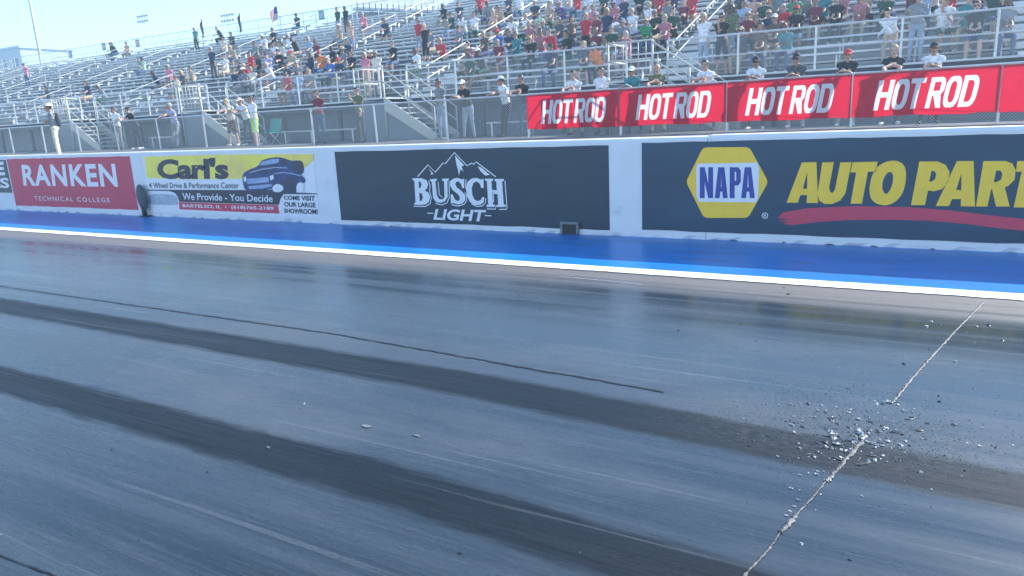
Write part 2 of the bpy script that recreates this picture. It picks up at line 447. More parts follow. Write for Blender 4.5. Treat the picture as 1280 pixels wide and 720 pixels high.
# RANKEN
s = sign('advertising_sign', 'crimson wall sign lettered RANKEN in white, left of the yellow sign', [(9,199),(162,195),(173,262),(20,257)], MAT['rank'])
text_print('RANKEN', [(27,206),(144,204.5),(148,233.5),(30,232)], MAT['white'], s, 1, PX, bold=.03, spacing=1.12, split=True)
text_print('TECHNICAL COLLEGE', [(43,245),(137,247.5),(138.5,253),(44,250.5)], MAT['white'], s, 1, PX, bold=.0, spacing=1.35)
# dark sign at the left edge
s = sign('advertising_sign', 'dark sign with white letters cut off at the left picture edge', [(-150,204),(9,199.5),(14,241),(-140,238)], MAT['busch'])
text_print('E', [(-14,203),(5,202),(7,219),(-12,219)], MAT['white'], s, 1, PX, bold=.04)
text_print('RS', [(-14,223),(11,222),(12.5,235.5),(-12,234)], MAT['white'], s, 1, PX, bold=.03, split=True)
# Carl's
s = sign('advertising_sign', "white and yellow sign reading Carl's with a blue truck", [(180,195),(392,192),(399,271),(187,266)], MAT['white'])
C1 = wmap(180, 186, 8); C2 = wmap(290, 186, 8)
printp('yellow_field', [(8,80),(500,64),(1000,56),(1696,52),(1700,110),(1640,170),(1400,300),(880,300),(400,306),(30,290)], MAT['lemon'], s, 1, C1)
text_print("Carl's", [(128,98),(845,88),(852,304),(140,304)], MAT['inkdark'], s, 2, C1, bold=.045, spacing=.95, split=True)
text_print('4 Wheel Drive & Performance Center', [(52,338),(952,335),(952,396),(60,392)], MAT['inkdark'], s, 2, C1, bold=.008)
printp('dark_bar', [(36,408),(1000,412),(1735,446),(1735,456),(1400,452),(1368,500),(1352,560),(356,530),(340,480),(310,440),(250,422),(36,418)], MAT['inkdark'], s, 1, C1)
printp('red_bar', [(354,533),(1344,563),(1358,648),(358,605)], MAT['red'], s, 1, C1)
text_print('We Provide - You Decide', [(385,440),(1288,462),(1292,532),(392,510)], MAT['white'], s, 2, C1, bold=.012)
text_print('BARTELSO, IL  •  (618)765-2189', [(388,552),(1300,578),(1302,622),(392,592)], MAT['white'], s, 2, C1, bold=.02)
printp('logo_patch', curve([(60,462),(200,452),(320,470),(340,520),(338,558),(200,562),(70,548)], 3), MAT['greyprint'], s, 1, C1)
for i, (tx, q) in enumerate((('COME VISIT', [(520,468),(832,470),(832,522),(522,508)]), ('OUR LARGE', [(524,530),(838,538),(842,588),(528,578)]), ('SHOWROOM!', [(522,596),(858,602),(862,656),(526,640)]))):
    text_print(tx, q, MAT['inkdark'], s, 2, C2, bold=.03)
tp = printp('truck_print', curve([(112,262),(165,215),(262,172),(300,120),(380,92),(470,84),(545,100),(600,118),(690,118),(718,160),(722,230),(700,260),(735,300),(728,340),(660,350),(640,440),(540,440),(520,400),(480,430),(430,430),(400,400),(300,415),(160,415),(120,370)], 3), MAT['truck'], s, 3, C2)
printp('truck_hood', curve([(150,250),(260,195),(400,160),(470,165),(440,210),(300,240)], 3), MAT['truckd'], s, 4, C2)
printp('truck_windscreen', [(275,165),(310,128),(400,104),(480,98),(470,140),(360,158)], MAT['truck2'], s, 4, C2)
printp('truck_grille', [(150,300),(370,282),(376,335),(160,352)], MAT['truck2'], s, 4, C2)
printp('truck_bumper', [(165,372),(400,350),(405,375),(300,398),(180,402)], MAT['truck2'], s, 4, C2)
printp('truck_underside', [(140,412),(430,405),(520,412),(530,300),(640,290),(655,420),(560,446),(150,428)], MAT['truckd'], s, 4, C2)
printp('truck_wheel', curve([(410,395),(430,362),(475,352),(515,375),(515,410),(480,432),(430,428)], 3), MAT['white'], s, 5, C2)
printp('truck_wheel', curve([(650,390),(665,345),(700,335),(725,360),(720,420),(690,440),(660,430)], 3), MAT['white'], s, 5, C2)
printp('headlight', [(120,285),(146,275),(150,318),(128,335)], MAT['white'], s, 4, C2)
printp('headlight', [(385,272),(420,258),(424,300),(388,318)], MAT['white'], s, 4, C2)
printp('truck_side_window', [(490,104),(545,112),(555,160),(492,150)], MAT['truckd'], s, 4, C2)
strip_print('truck_hood_line', [(180,240),(300,205),(440,185),(560,190)], 8, MAT['truck2'], s, 5, C2)
strip_print('truck_side_line', [(430,250),(520,235),(620,250),(700,270)], 7, MAT['truck2'], s, 5, C2)
printp('truck_bed', curve([(610,130),(690,125),(715,165),(715,225),(640,240),(615,180)], 3), MAT['truckd'], s, 5, C2)
# BUSCH LIGHT
s = sign('advertising_sign', 'dark slate sign with white BUSCH LIGHT lettering under a mountain outline', [(418,189),(760,182.5),(763,288),(427,274.5)], MAT['busch'])
B1 = wmap(510, 186, 7.5)
L_ = []
L_.append(([(45,275),(130,275),(175,292),(192,330),(182,370),(160,392),(195,410),(210,450),(200,495),(170,520),(120,526),(62,524),(62,508),(74,503),(62,300),(46,292)],
  [[(102,305),(122,310),(130,338),(120,365),(106,368)], [(108,412),(132,418),(142,452),(132,485),(113,490)]]))
L_.append(([(208,285),(275,280),(272,298),(258,305),(275,440),(295,470),(325,475),(345,452),(340,305),(324,298),(322,280),(385,278),(383,296),(372,302),(375,450),(350,490),(310,506),(265,497),(238,460),(225,308),(210,302)], []))
L_.append(([(530,280),(530,368),(511,370),(500,330),(480,306),(455,308),(446,330),(460,360),(510,400),(540,440),(540,480),(515,510),(470,521),(430,508),(405,512),(402,425),(422,428),(440,470),(465,490),(485,480),(490,455),(470,425),(420,385),(395,340),(400,300),(430,278),(470,272),(505,285)], []))
L_.append(([(710,280),(712,365),(690,367),(675,325),(645,305),(615,320),(600,370),(605,430),(625,475),(655,490),(685,480),(700,450),(718,455),(712,500),(680,525),(630,525),(585,500),(555,440),(545,370),(560,310),(600,278),(645,272),(685,288)], []))
L_.append(([(722,280),(800,280),(800,298),(785,302),(790,385),(835,388),(830,305),(815,300),(815,282),(900,282),(902,300),(885,305),(900,520),(918,525),(918,545),(835,545),(832,528),(848,522),(842,425),(793,422),(800,520),(818,525),(815,545),(738,545),(738,525),(755,520),(742,302),(725,298)], []))
for outer, holes in L_: printp('letter', outer, MAT['white'], s, 1, B1, holes)
for st in ([(55,538),(170,540),(212,510),(222,455),(205,395),(210,345),(195,300)], [(262,512),(320,526),(368,506),(390,455),(388,302)], [(412,524),(470,536),(530,520),(554,480),(552,440),(535,410)], [(598,516),(650,540),(700,534),(728,505),(732,462)], [(742,562),(822,566),(828,530)], [(858,568),(928,566),(930,545),(912,300)], [(545,375),(545,285)], [(285,310),(296,430),(322,452)], [(800,400),(806,500)]):
    strip_print('letter_outline', st, 7, MAT['white'], s, 1, B1)
strip_print('mountain_line', [(92,260),(190,150),(258,220),(335,128),(350,142),(437,35),(555,158),(600,135),(618,145),(642,122),(825,262)], 8, MAT['white'], s, 1, B1)
for q in ([(192,178),(242,235),(215,245),(222,225)], [(442,60),(530,155),(505,165),(522,215),(495,190),(480,250),(470,190),(458,150)], [(655,165),(690,175),(770,245),(725,250),(680,205)]):
    printp('snow_patch', q, MAT['white'], s, 1, B1)
text_print('LIGHT', [(248,562),(735,572),(728,684),(240,664)], MAT['white'], s, 1, B1, bold=.03, shear=.12, split=True)
strip_print('dash', [(182,603),(240,604)], 7, MAT['white'], s, 1, B1); strip_print('dash', [(722,625),(782,627)], 7, MAT['white'], s, 1, B1)
# NAPA AUTO PARTS
s = sign('advertising_sign', 'navy sign with gold NAPA hexagon and AUTO PARTS lettering', [(801,178.5),(1460,163),(1460,311.5),(804,287)], MAT['navy'])
N1 = wmap(780, 150, 4.923); N2 = wmap(960, 150, 4)
hexo = []
hp = [Vector(p) for p in ((383,380),(487,168),(772,166),(889,380),(765,602),(493,602))]
for i in range(6):
    p = hp[i]; a = p.lerp(hp[i-1], .10); c = p.lerp(hp[(i+1) % 6], .10)
    for k in range(5):
        t_ = k/4; q = a.lerp(p, t_).lerp(p.lerp(c, t_), t_); hexo.append((q.x, q.y))
printp('hexagon', hexo, MAT['yellow'], s, 1, N1)
printp('white_plate', [(452,268),(824,262),(832,300),(826,480),(815,506),(462,503),(446,470),(445,300)], MAT['white'], s, 2, N1)
for (x0, x1), ch in zip(((468,550),(560,640),(652,720),(722,806)), 'NAPA'):
    y0_, y1_ = 290, 480; w_ = x1-x0; tt = 30
    if ch == 'N': o_, h_ = [(x0,y0_),(x0+tt,y0_),(x1-tt,y0_+100),(x1-tt,y0_),(x1,y0_),(x1,y1_),(x1-tt,y1_),(x0+tt,y1_-100),(x0+tt,y1_),(x0,y1_)], []
    elif ch == 'A': o_, h_ = [(x0,y1_),(x0+w_*.26,y0_),(x1-w_*.26,y0_),(x1,y1_),(x1-tt,y1_),(x1-tt-4,y1_-40),(x0+tt+4,y1_-40),(x0+tt,y1_)], [[(x0+tt+8,y1_-66),(x1-tt-8,y1_-66),(x0+w_/2,y0_+36)]]
    else: o_, h_ = [(x0,y0_),(x1-16,y0_),(x1,y0_+20),(x1,y0_+90),(x1-16,y0_+112),(x0+tt,y0_+112),(x0+tt,y1_),(x0,y1_)], [[(x0+tt,y0_+28),(x1-tt+2,y0_+28),(x1-tt+2,y0_+84),(x0+tt,y0_+84)]]
    printp('letter', o_, MAT['blueink'], s, 3, N1, h_)
ring = [(868+17*math.cos(k*math.pi/8), 588+17*math.sin(k*math.pi/8)) for k in range(17)]
strip_print('registered_ring', ring, 4, MAT['white'], s, 1, N1)
text_print('R', [(861,579),(877,579),(877,598),(861,598)], MAT['white'], s, 1, N1, bold=.01)
for outer, holes in (
  ([(93,413),(170,212),(243,210),(250,415),(193,414),(196,375),(162,375),(150,413)], [[(175,343),(196,343),(197,258)]]),
  ([(272,212),(330,210),(306,335),(310,358),(322,365),(335,348),(362,212),(418,210),(388,365),(362,402),(320,420),(282,419),(256,402),(248,366)], []),
  ([(424,211),(548,208),(540,258),(500,258),(470,418),(413,418),(441,262),(412,262)], []),
  (curve([(560,225),(600,206),(650,206),(683,232),(690,290),(675,360),(640,405),(595,425),(545,418),(515,390),(508,340),(520,280),(540,245)], 3), [curve([(588,275),(610,259),(625,275),(622,320),(606,356),(590,369),(575,352),(573,315)], 3)]),
  ([(757,207),(850,207),(888,224),(908,260),(900,310),(870,345),(830,356),(800,352),(785,425),(715,425)], [[(817,255),(832,254),(841,270),(836,295),(818,308),(806,308)]]),
  ([(838,430),(945,205),(1028,205),(1035,432),(963,431),(965,395),(920,395),(905,430)], [[(940,350),(966,350),(968,264)]]),
  ([(1077,205),(1190,205),(1222,218),(1238,250),(1233,298),(1203,328),(1184,336),(1208,432),(1140,432),(1120,345),(1116,345),(1097,432),(1040,432)], [[(1141,252),(1163,253),(1172,270),(1165,298),(1144,310),(1128,310)]]),
  ([(1246,205),(1420,203),(1412,258),(1345,258),(1305,438),(1228,436),(1268,258),(1240,258)], [])):
    printp('letter', outer, MAT['yellow'], s, 1, N2, holes)
text_print('S', [(1432,203),(1580,202),(1550,446),(1400,442)], MAT['yellow'], s, 1, N2, bold=.06, shear=.15)
printp('brush_stroke', [(48,492),(75,462),(200,440),(450,430),(700,435),(900,450),(1100,475),(1280,495),(1500,540),(1500,600),(1280,553),(1150,540),(1000,520),(800,503),(600,498),(400,500),(250,510),(120,525),(75,519),(100,508),(50,506),(110,497)], MAT['red'], s, 1, N2)

# ------------------------------------------------------------------ chain link
FY = 18.0; FH = 1.17; BAY = 2.72
def chain(w, h, p=.066, r=.0030):
    b = MB(); n = int((w+h)/p)+1
    for k in range(n):
        t = k*p
        for sgn in (1,-1):
            # 45 degree wire clipped to the panel
            x0, z0, x1, z1 = (t, 0, t-h, h)
            if x0 > w: z0 = x0-w; x0 = w
            if x1 < 0: z1 = z1+x1; x1 = 0
            if z1-z0 < .02: continue
            if sgn < 0: x0, x1 = w-x0, w-x1
            a = Vector((x0,0,z0)); c = Vector((x1,0,z1)); d = (c-a).normalized()
            s_ = Vector((-d.z,0,d.x))*r; q = Vector((0,r*sgn,0))
            b.add([a+s_+q*.2,a-s_+q*.2,c-s_+q*.2,c+s_+q*.2], [(0,1,2,3)])
    return b.mesh('chain_link_mesh')
posts_x = [1.1-BAY*k for k in range(-1, 17)][::-1]
fence = empty('chain_link_fence', (0, FY, TZ), 'waist high chain link fence between the wall and the grandstand', 'fence')
cm = chain(BAY, FH-.06); cm.materials.append(MAT['wire'])
pm = MB().tube((0,0,-.05),(0,0,FH),.03,n=10).mesh('fence_post'); pm.materials.append(MAT['galv'])
tm = MB().tube((0,0,0),(BAY,0,0),.024,n=8).mesh('top_rail'); tm.materials.append(MAT['galv'])
for i, x in enumerate(posts_x):
    o = put('fence_post', pm, None, fence); o.location = (x,0,0); o.rotation_euler = (R(rnd.uniform(-1,1)), R(rnd.uniform(-1,1)), 0)
    if i < len(posts_x)-1:
        o = put('chain_link_mesh', cm, None, fence); o.location = (x,0,.03)
        o = put('top_rail', tm, None, fence); o.location = (x,0,FH)

# red banners on the fence
def heavy(ch, x, w, t=.30, tv=.16):
    def rr(x0, x1, z0, z1, r, rev=False, sq=()):
        pts = []
        for k, (cx, cz, a0) in enumerate(((x1-r,z1-r,0),(x0+r,z1-r,90),(x0+r,z0+r,180),(x1-r,z0+r,270))):
            if k in sq: pts.append(((x1,z1),(x0,z1),(x0,z0),(x1,z0))[k]); continue
            for q in range(5):
                a = R(a0+22.5*q); pts.append((cx+r*math.cos(a), cz+r*math.sin(a)))
        return pts
    T = w*t
    if ch == 'H': return [(x,0),(x+T,0),(x+T,.42),(x+w-T,.42),(x+w-T,0),(x+w,0),(x+w,1),(x+w-T,1),(x+w-T,.60),(x+T,.60),(x+T,1),(x,1)], []
    if ch == 'T': return [(x+w/2-T*.55,0),(x+w/2+T*.55,0),(x+w/2+T*.55,1-tv),(x+w,1-tv),(x+w,1),(x,1),(x,1-tv),(x+w/2-T*.55,1-tv)], []
    if ch == 'O': return rr(x,x+w,0,1,w*.34), [rr(x+T,x+w-T,tv,1-tv,(w-2*T)*.45)]
    if ch == 'D': return rr(x,x+w,0,1,w*.36,sq=(1,2)), [rr(x+T,x+w-T,tv,1-tv,(w-2*T)*.42,sq=(1,2))]
    if ch == 'R':
        r = w*.30
        out = [(x,0),(x+T,0),(x+T,.40),(x+T*1.25,.40),(x+w-T*1.05,0),(x+w,0),(x+w*.84,.44),(x+w-.02,.56)]
        for q in range(5):
            a = R(22.5*q); out.append((x+w-r+r*math.cos(a), 1-r*.8+r*.8*math.sin(a)))
        out.append((x,1))
        return out, [[(x+T,.56),(x+w-T,.56),(x+w-T,1-tv),(x+T,1-tv)]]
def tess(loops, wave):
    L3 = [[Vector((x,z,0)) for x, z in lp] for lp in loops]
    fl = [v for lp in L3 for v in lp]; fs = []
    for t_ in tessellate_polygon(L3):
        a, b_, c = (fl[i] for i in t_)
        cr = (b_.x-a.x)*(c.y-a.y)-(b_.y-a.y)*(c.x-a.x)
        if abs(cr) > 1e-9: fs.append(tuple(t_) if cr > 0 else (t_[0],t_[2],t_[1]))
    return [(v.x, wave(v.x,v.y), v.y) for v in fl], fs
def hot_rod(parent, x0, x1, z0, z1, wave, edge):
    lets = [('H',0,.165),('O',.176,.152),('T',.334,.146),('R',.528,.152),('O',.688,.148),('D',.846,.154)]
    cloth_loops = [edge]; counters = []
    for ch, lx, lw in lets:
        outer, holes = heavy(ch, 0, 1.0)
        mp = lambda p: (x0+(x1-x0)*(lx+p[0]*lw+.05*(p[1]-.5)), z0+(z1-z0)*p[1])
        o_ = [mp(p) for p in outer]; h_ = [[mp(p) for p in hh] for hh in holes]
        cloth_loops.append(o_); counters += h_
        vs, fs = tess([o_]+h_, wave); MB().add(vs, fs).build('letter', MAT['bannerw'], parent)
    b = MB(); b.add(*tess(cloth_loops, wave))
    for h_ in counters: b.add(*tess([h_], wave))
    b.build('banner_cloth', MAT['banner'], parent)['kind'] = 'stuff'
bx = [1.1-BAY*k for k in (4,3,2,1,0)]
blabels = ['first red HOT ROD banner, at the left end of the red row', 'second red HOT ROD banner from the left, above the gold hexagon sign edge',
  'third red HOT ROD banner from the left', 'fourth red HOT ROD banner from the left, largest lettering', 'plain red banner end cut off by the right picture edge']
for i, x in enumerate(bx):
    e = empty('fence_banner', (x, FY-.034, TZ), blabels[i], 'banner', 'red banners tied along the fence')
    W = BAY-.03; zb, zt = .235, FH-.015
    ph = rnd.uniform(0,6)
    wave = lambda X_, Z_, ph=ph: -.012+.009*math.sin(X_*3.1+ph)+.005*math.sin(X_*9+Z_*4+ph*2)
    edge = [(W*k/40, zb+.012*math.sin(W*k/40*4+ph)+.007*math.sin(W*k/40*11)) for k in range(41)]
    edge += [(W, zb+(zt-zb)*k/6) for k in range(1,6)]
    edge += [(W*k/40, zt-.012*abs(math.sin(W*k/40*3.4+ph))) for k in range(40,-1,-1)]
    edge += [(0, zb+(zt-zb)*k/6) for k in range(5,0,-1)]
    for X_ in (.02, W/2, W-.02):
        MB().tube((X_,-.002,zt-.01),(X_,.055,zt+.045),.006,n=5).build('cable_tie', MAT['wire'], e)
    hot_rod(e, W*.175, W*.865, zb+.13, zb+.13+(zt-zb)*.68, wave, edge)

# ------------------------------------------------------------------ grandstands
SY, DZ = 21.0, 2.67; RY, RUN, RISE = 22.0, .75, .27
PITCH = 9.4; AISLES = [2.2-PITCH*k for k in range(0, 9)]     # 2.2, -7.2, -16.6, -26, ...
XL, XR, XMID = -79.0, 9.0, -26.0
NLOW, NHIGH = 20, 27
def rowz(i): return DZ+RISE*i
def rowy(i): return RY+RUN*i
lowst = empty('grandstand', ((XL+XMID)/2, SY, TZ), 'long low aluminium grandstand with sparse spectators on the left', 'grandstand')
highst = empty('grandstand', ((XMID+XR)/2, SY, TZ), 'taller crowded aluminium grandstand on the right', 'grandstand')
def kid(name, me, st, loc):
    o = put(name, me, None, st); o.location = Vector(loc)-st.location; return o
cache = {}
def bx_mesh(name, w, y0, y1, z0, z1, m):
    k = (name, round(w,3))
    if k not in cache:
        me = MB().box(0,w,y0,y1,z0,z1).mesh(name); me.materials.append(m); cache[k] = me
    return cache[k]
edges = sorted([XL]+[a for a in AISLES if XL < a < XR]+[XR])
for a, b in zip(edges, edges[1:]):
    st = lowst if b <= XMID+.01 else highst; n = NLOW if st is lowst else NHIGH
    la = a+(.6 if a != XL else 0); lb = b-(.6 if b != XR else 0)
    for i in range(n):
        jz = rnd.uniform(-.004,.004)
        # foot deck as plank, riser in front of it, seat plank on brackets
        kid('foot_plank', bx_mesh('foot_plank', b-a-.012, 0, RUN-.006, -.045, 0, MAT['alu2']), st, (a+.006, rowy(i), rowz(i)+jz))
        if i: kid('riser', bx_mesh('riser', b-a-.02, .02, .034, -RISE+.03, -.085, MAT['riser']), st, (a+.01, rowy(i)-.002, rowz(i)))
        kid('seat_plank', bx_mesh('seat_plank', lb-la, 0, .27, -.05, 0, MAT['alu']), st, (la, rowy(i)+.44, rowz(i)+.47+jz))
        bk = cache.get(('bk', round(lb-la,2)))
        if bk is None:
            m_ = MB(); q = .3
            while q < lb-la: m_.box(q-.015,q+.015,.52,.64,0,.419); q += 1.9
            bk = m_.mesh('seat_bracket'); bk.materials.append(MAT['alu']); cache[('bk', round(lb-la,2))] = bk
        kid('seat_bracket', bk, st, (la, rowy(i), rowz(i)+.0005))['kind'] = 'stuff'
    # front walkway deck and dark front beam
    kid('walkway_deck', bx_mesh('walkway_deck', b-a-.01, 0, 1.0, -.05, 0, MAT['alu']), st, (a+.005, SY, DZ-.003))
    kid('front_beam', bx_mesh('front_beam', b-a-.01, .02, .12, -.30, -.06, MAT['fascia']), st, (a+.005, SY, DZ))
    q = a+.3
    while q < b-.2:
        kid('support_post', bx_mesh('support_post', .12, 0, .12, -(DZ-TZ)-.02, -.061, MAT['fascia']), st, (q, SY+.14, DZ)); q += 3.0
    npan = 4; w = (b-a)/npan
    for k in range(npan):
        kid('shade_panel', bx_mesh('shade_panel', w-.03, 0, .04, -(DZ-TZ)-.02, -.05, MAT['cover_sheet']), st, (a+w*k+.015, SY+1.1+rnd.uniform(0,.02), DZ))  # dark panel added to stand in for shade under the walkway
# side closing of the stands; unseen back sheet added to darken underneath
for st, n, xa, xb in ((lowst, NLOW, XL, XMID), (highst, NHIGH, XMID, XR)):
    for x in (xa+.03, xb-.03):
        vs = [(x, RY, TZ-.01), (x, rowy(n), TZ-.01), (x, rowy(n), rowz(n)-.3), (x, RY, DZ-.3)]
        o = MB().add([(p[0]-st.location.x, p[1]-st.location.y, p[2]-st.location.z) for p in vs], [(0,1,2,3)]).build('side_sheet', MAT['cover_sheet'], st)
    o = MB().box(xa+.05-st.location.x, xb-.05-st.location.x, rowy(n)-st.location.y, rowy(n)-st.location.y+.04, 0, rowz(n)-TZ-.3).build('back_shade_sheet', MAT['cover_sheet'], st)
# aisle steps and handrails
step = MB().box(-.55,.55,RUN-.30,RUN-.012,0,RISE*.5).mesh('aisle_step'); step.materials.append(MAT['alu'])
b = MB(); n4 = 3.6
dz = RISE/RUN; ly = n4*RUN
b.tube((0,0,0),(0,0,.92),.019); b.tube((0,ly,ly*dz),(0,ly,ly*dz+.92),.019)
for hh in (.92,.48): b.tube((0,-.12,hh-.12*dz),(0,ly+.12,hh+(ly+.12)*dz),.019)
hr = b.mesh('aisle_handrail'); hr.materials.append(MAT['cream'])
for xa in AISLES:
    if not XL < xa < XR: continue
    st = lowst if xa < XMID-1 else highst; n = NLOW if st is lowst else NHIGH
    for i in range(n-1): kid('aisle_step', step, st, (xa, rowy(i), rowz(i)+.004))
    i = 1
    while i+4 <= n:
        kid('aisle_handrail', hr, st, (xa, rowy(i)+.15, rowz(i))); i += 5
# front railing with chain link, open at the stairs
RH = 1.06
rp = MB().tube((0,0,-.02),(0,0,RH),.03,n=8).mesh('rail_post'); rp.materials.append(MAT['galv'])
def rail_run(st, x0, x1, Y, z, tall=RH, back=False):
    n = max(1, round((x1-x0)/2.1)); w = (x1-x0)/n
    key = ('rl', round(w,3))
    if key not in cache:
        t_ = MB().tube((0,0,RH),(w,0,RH),.026).mesh('top_rail'); t_.materials.append(MAT['galv'])
        m_ = MB().tube((0,0,RH*.5),(w,0,RH*.5),.018).mesh('mid_rail'); m_.materials.append(MAT['galv'])
        c_ = chain(w, RH-.1, .07, .0022); c_.materials.append(MAT['wire'])
        cache[key] = (t_, m_, c_)
    t_, m_, c_ = cache[key]
    for k in range(n+1): kid('rail_post', rp, st, (x0+w*k, Y, z))
    for k in range(n):
        kid('top_rail', t_, st, (x0+w*k, Y, z)); kid('mid_rail', m_, st, (x0+w*k, Y, z))
        kid('chain_link_mesh', c_, st, (x0+w*k, Y+.028, z+.06))
cuts = [XL]
for xa in sorted(AISLES):
    if XL < xa < 0: cuts += [xa-.85, xa+.4]
cuts.append(XR)
for a, b in zip(cuts[::2], cuts[1::2]):
    rail_run(lowst if b < XMID+1 else highst, a, b, SY+.06, DZ)
rail_run(lowst, XL, XMID, rowy(NLOW)-.06, rowz(NLOW)-.02)

# stairs from the ground up to the walkway
def staircase(label, xa):
    e = empty('staircase', (xa, SY-.68, TZ), label, 'staircase', 'stairs up to the grandstand walkway')
    h = DZ-TZ; n = 8; rz = h/n; rn = .27
    MB().box(-.9,.42,-.62,.67,h-.06,h-.006).build('landing', MAT['alu'], e)
    for k in range(1, n):
        z = h-rz*k; MB().box(.42+rn*(k-1),.42+rn*k-.01,-.60,.60,z-.04,z).build('step', MAT['alu'], e)
    xe = .42+rn*(n-1)
    for y in (-.66,.62):
        vs = [(.42,y,h),(xe+.2,y,.18),(xe+.2,y,0),(xe-.1,y,0),(.42,y,h-.45)]
        vs += [(p[0],p[1]+.04,p[2]) for p in vs]
        MB().add(vs, [(0,4,3,2,1),(5,6,7,8,9),(0,1,6,5),(1,2,7,6),(2,3,8,7),(3,4,9,8),(4,0,5,9)]).build('stringer', MAT['cream'], e)
        b = MB()
        for hh in (.95,.5): b.tube((.42,y+.02,h+hh),(xe+.15,y+.02,rz+hh-.1),.024)
        for f in (0,.5,1):
            px_ = .42+(xe+.15-.42)*f; pz = h+(rz-.1-h)*f
            b.tube((px_,y+.02,pz-.05 if f < 1 else 0),(px_,y+.02,pz+.95),.024)
        b.build('handrail', MAT['cream'], e, True)
    b = MB()
    for x0 in (-.88,): 
        b.tube((x0,-.6,0),(x0,-.6,h+1.02),.026); b.tube((x0,.6,0),(x0,.6,h-.06),.03)
        for hh in (1.0,.52): b.tube((x0,-.6,h+hh),(x0,.62,h+hh),.022)
    for hh in (1.0,.52): b.tube((-.88,-.6,h+hh),(.42,-.6,h+hh),.024)
    for k in range(1,6): b.tube((-.88+.22*k,-.6,h),(-.88+.22*k,-.6,h+1),.012)
    b.tube((.40,-.6,0),(.40,-.6,h+1),.03)
    b.build('landing_rail', MAT['cream'], e, True)
    # triangular side sheet
    vs = [(-.86,-.55,.0),(.42,-.55,0),(xe,-.55,0),(.42,-.55,h-.1),(-.86,-.55,h-.1)]
    MB().add(vs, [(0,1,3,4),(1,2,3)]).build('side_sheet', MAT['cover_sheet'], e)
    return e
for xa, lb in ((-7.2,'staircase behind the second red banner'), (-16.6,'staircase above the left half of the dark BUSCH sign'),
               (-26.0,'staircase above the yellow sign'), (-35.4,'staircase above the crimson sign, farthest left')):
    staircase(lb, xa)

# white benches standing under the walkway
for i, (px, py, lb) in enumerate(((425,160,'pale bench under the walkway right of the person in a dark shirt'),(640,153,'pale bench behind the person in the white shirt and cap'),(205,170,'pale bench under the walkway above the word Carl'),(375,165,'low pale bench behind the green cloth'))):
    p = at_y(px, py, SY-.35); e = empty('bench', (p.x, SY-.35, TZ), lb, 'bench')
    MB().box(-.9,.9,-.14,.14,.42,.46).build('seat', MAT['alu'], e)
    for x in (-.7,.7): MB().box(x-.03,x+.03,-.12,.12,0,.419).build('leg', MAT['galv'], e)

# press box with deck behind the low stand
A = at_y(444, 9, 38.2); hz_ = A.z
pbx = empty('press_box', (A.x, 38.2, TZ), 'white walled press box with a deck on posts behind the low stand', 'building')
d = Vector((3.2,6.2,0)).normalized(); nrm = Vector((-d.y,d.x,0))
ang = math.atan2(d.y, d.x); pbx.rotation_euler = (0,0,ang)
H0 = hz_-TZ
MB().box(0,9,-.1,.6,H0-.12,H0).build('deck', MAT['alu'], pbx)
for k in range(22): MB().box(.1+.42*k-.025,.1+.42*k+.025,-.15,-.101,H0-.10,H0+.28).build('joist_end', MAT['fascia'], pbx)
for k in range(5): MB().tube((.2+2*k,.3,0),(.2+2*k,.3,H0-.12),.06).build('post', MAT['galv'], pbx)
for k in range(9): MB().box(.4+1.0*k,1.36+1.0*k,.62,.70,H0-.02,H0+3.2).build('wall_panel', MAT['press'], pbx)
MB().box(.3,9.5,.3,4,H0+3.22,H0+3.4).build('roof', MAT['alu'], pbx)
MB().box(.4,9.4,.72,3.8,0,H0-.13).build('lower_wall', MAT['cover_sheet'], pbx)

# distant building beyond the far end of the stand
p0, p1 = at_y(-60,74,95), at_y(27,73,95)
e = empty('far_building', (p0.x, 95, TZ), 'hazy blue grey block beyond the left end of the stand', 'building')
w = p1.x-p0.x; h = p0.z-TZ
MB().box(0,w,0,12,0,h).build('wall', MAT['hazeb'], e); MB().box(-.4,w+.4,-.4,12.4,h,h+.5).build('roof', MAT['hazeb'], e)
for k in range(6): MB().box(w*(k+.3)/6,w*(k+.7)/6,-.03,-.002,h*.72,h*.9).build('window', MAT['fascia'], e)

# light poles
p = at_y(53, 85, 44.0); 
tp_ = at_y(40, 0, 44.0)
e = empty('light_pole', (p.x, 44, TZ), 'pale green light pole rising past the top picture edge', 'light pole')
MB().tube((0,0,0),(0,0,18),.17,.13,n=12).build('mast', MAT['pole'], e, True)
MB().box(-.3,.3,-.3,.3,0,.3).build('base', MAT['wall'], e); MB().box(-1.2,1.2,-.08,.08,17.6,17.75).build('crossarm', MAT['galv'], e)
for k in range(4): MB().box(-1.1+.65*k,-.75+.65*k,-.3,.05,17.2,17.59).build('floodlight', MAT['lamp'], e)
for px, py, lb in ((179,24,'left far floodlight mast above the empty rows'),(285,23,'right far floodlight mast above the top rail')):
    Y = 92.0; p = at_y(px, py, Y)
    e = empty('floodlight_mast', (p.x, Y, TZ), lb, 'light pole', 'far floodlight masts'); h = p.z-TZ
    MB().tube((0,0,0),(0,0,h+.6),.09,.07).build('mast', MAT['galv'], e, True)
    for j in range(2):
        MB().box(-1.6,1.6,-.05,.05,h-.62+.9*j,h-.55+.9*j).build('crossarm', MAT['galv'], e)
        for k in range(5):
            M_ = Matrix.Translation((-1.4+.7*k,-.15,h-.35+.9*j))@Matrix.Diagonal((.24,.2,.2,1)); MB().ellipsoid(M_,8,6).build('floodlight', MAT['lamp'], e, True)

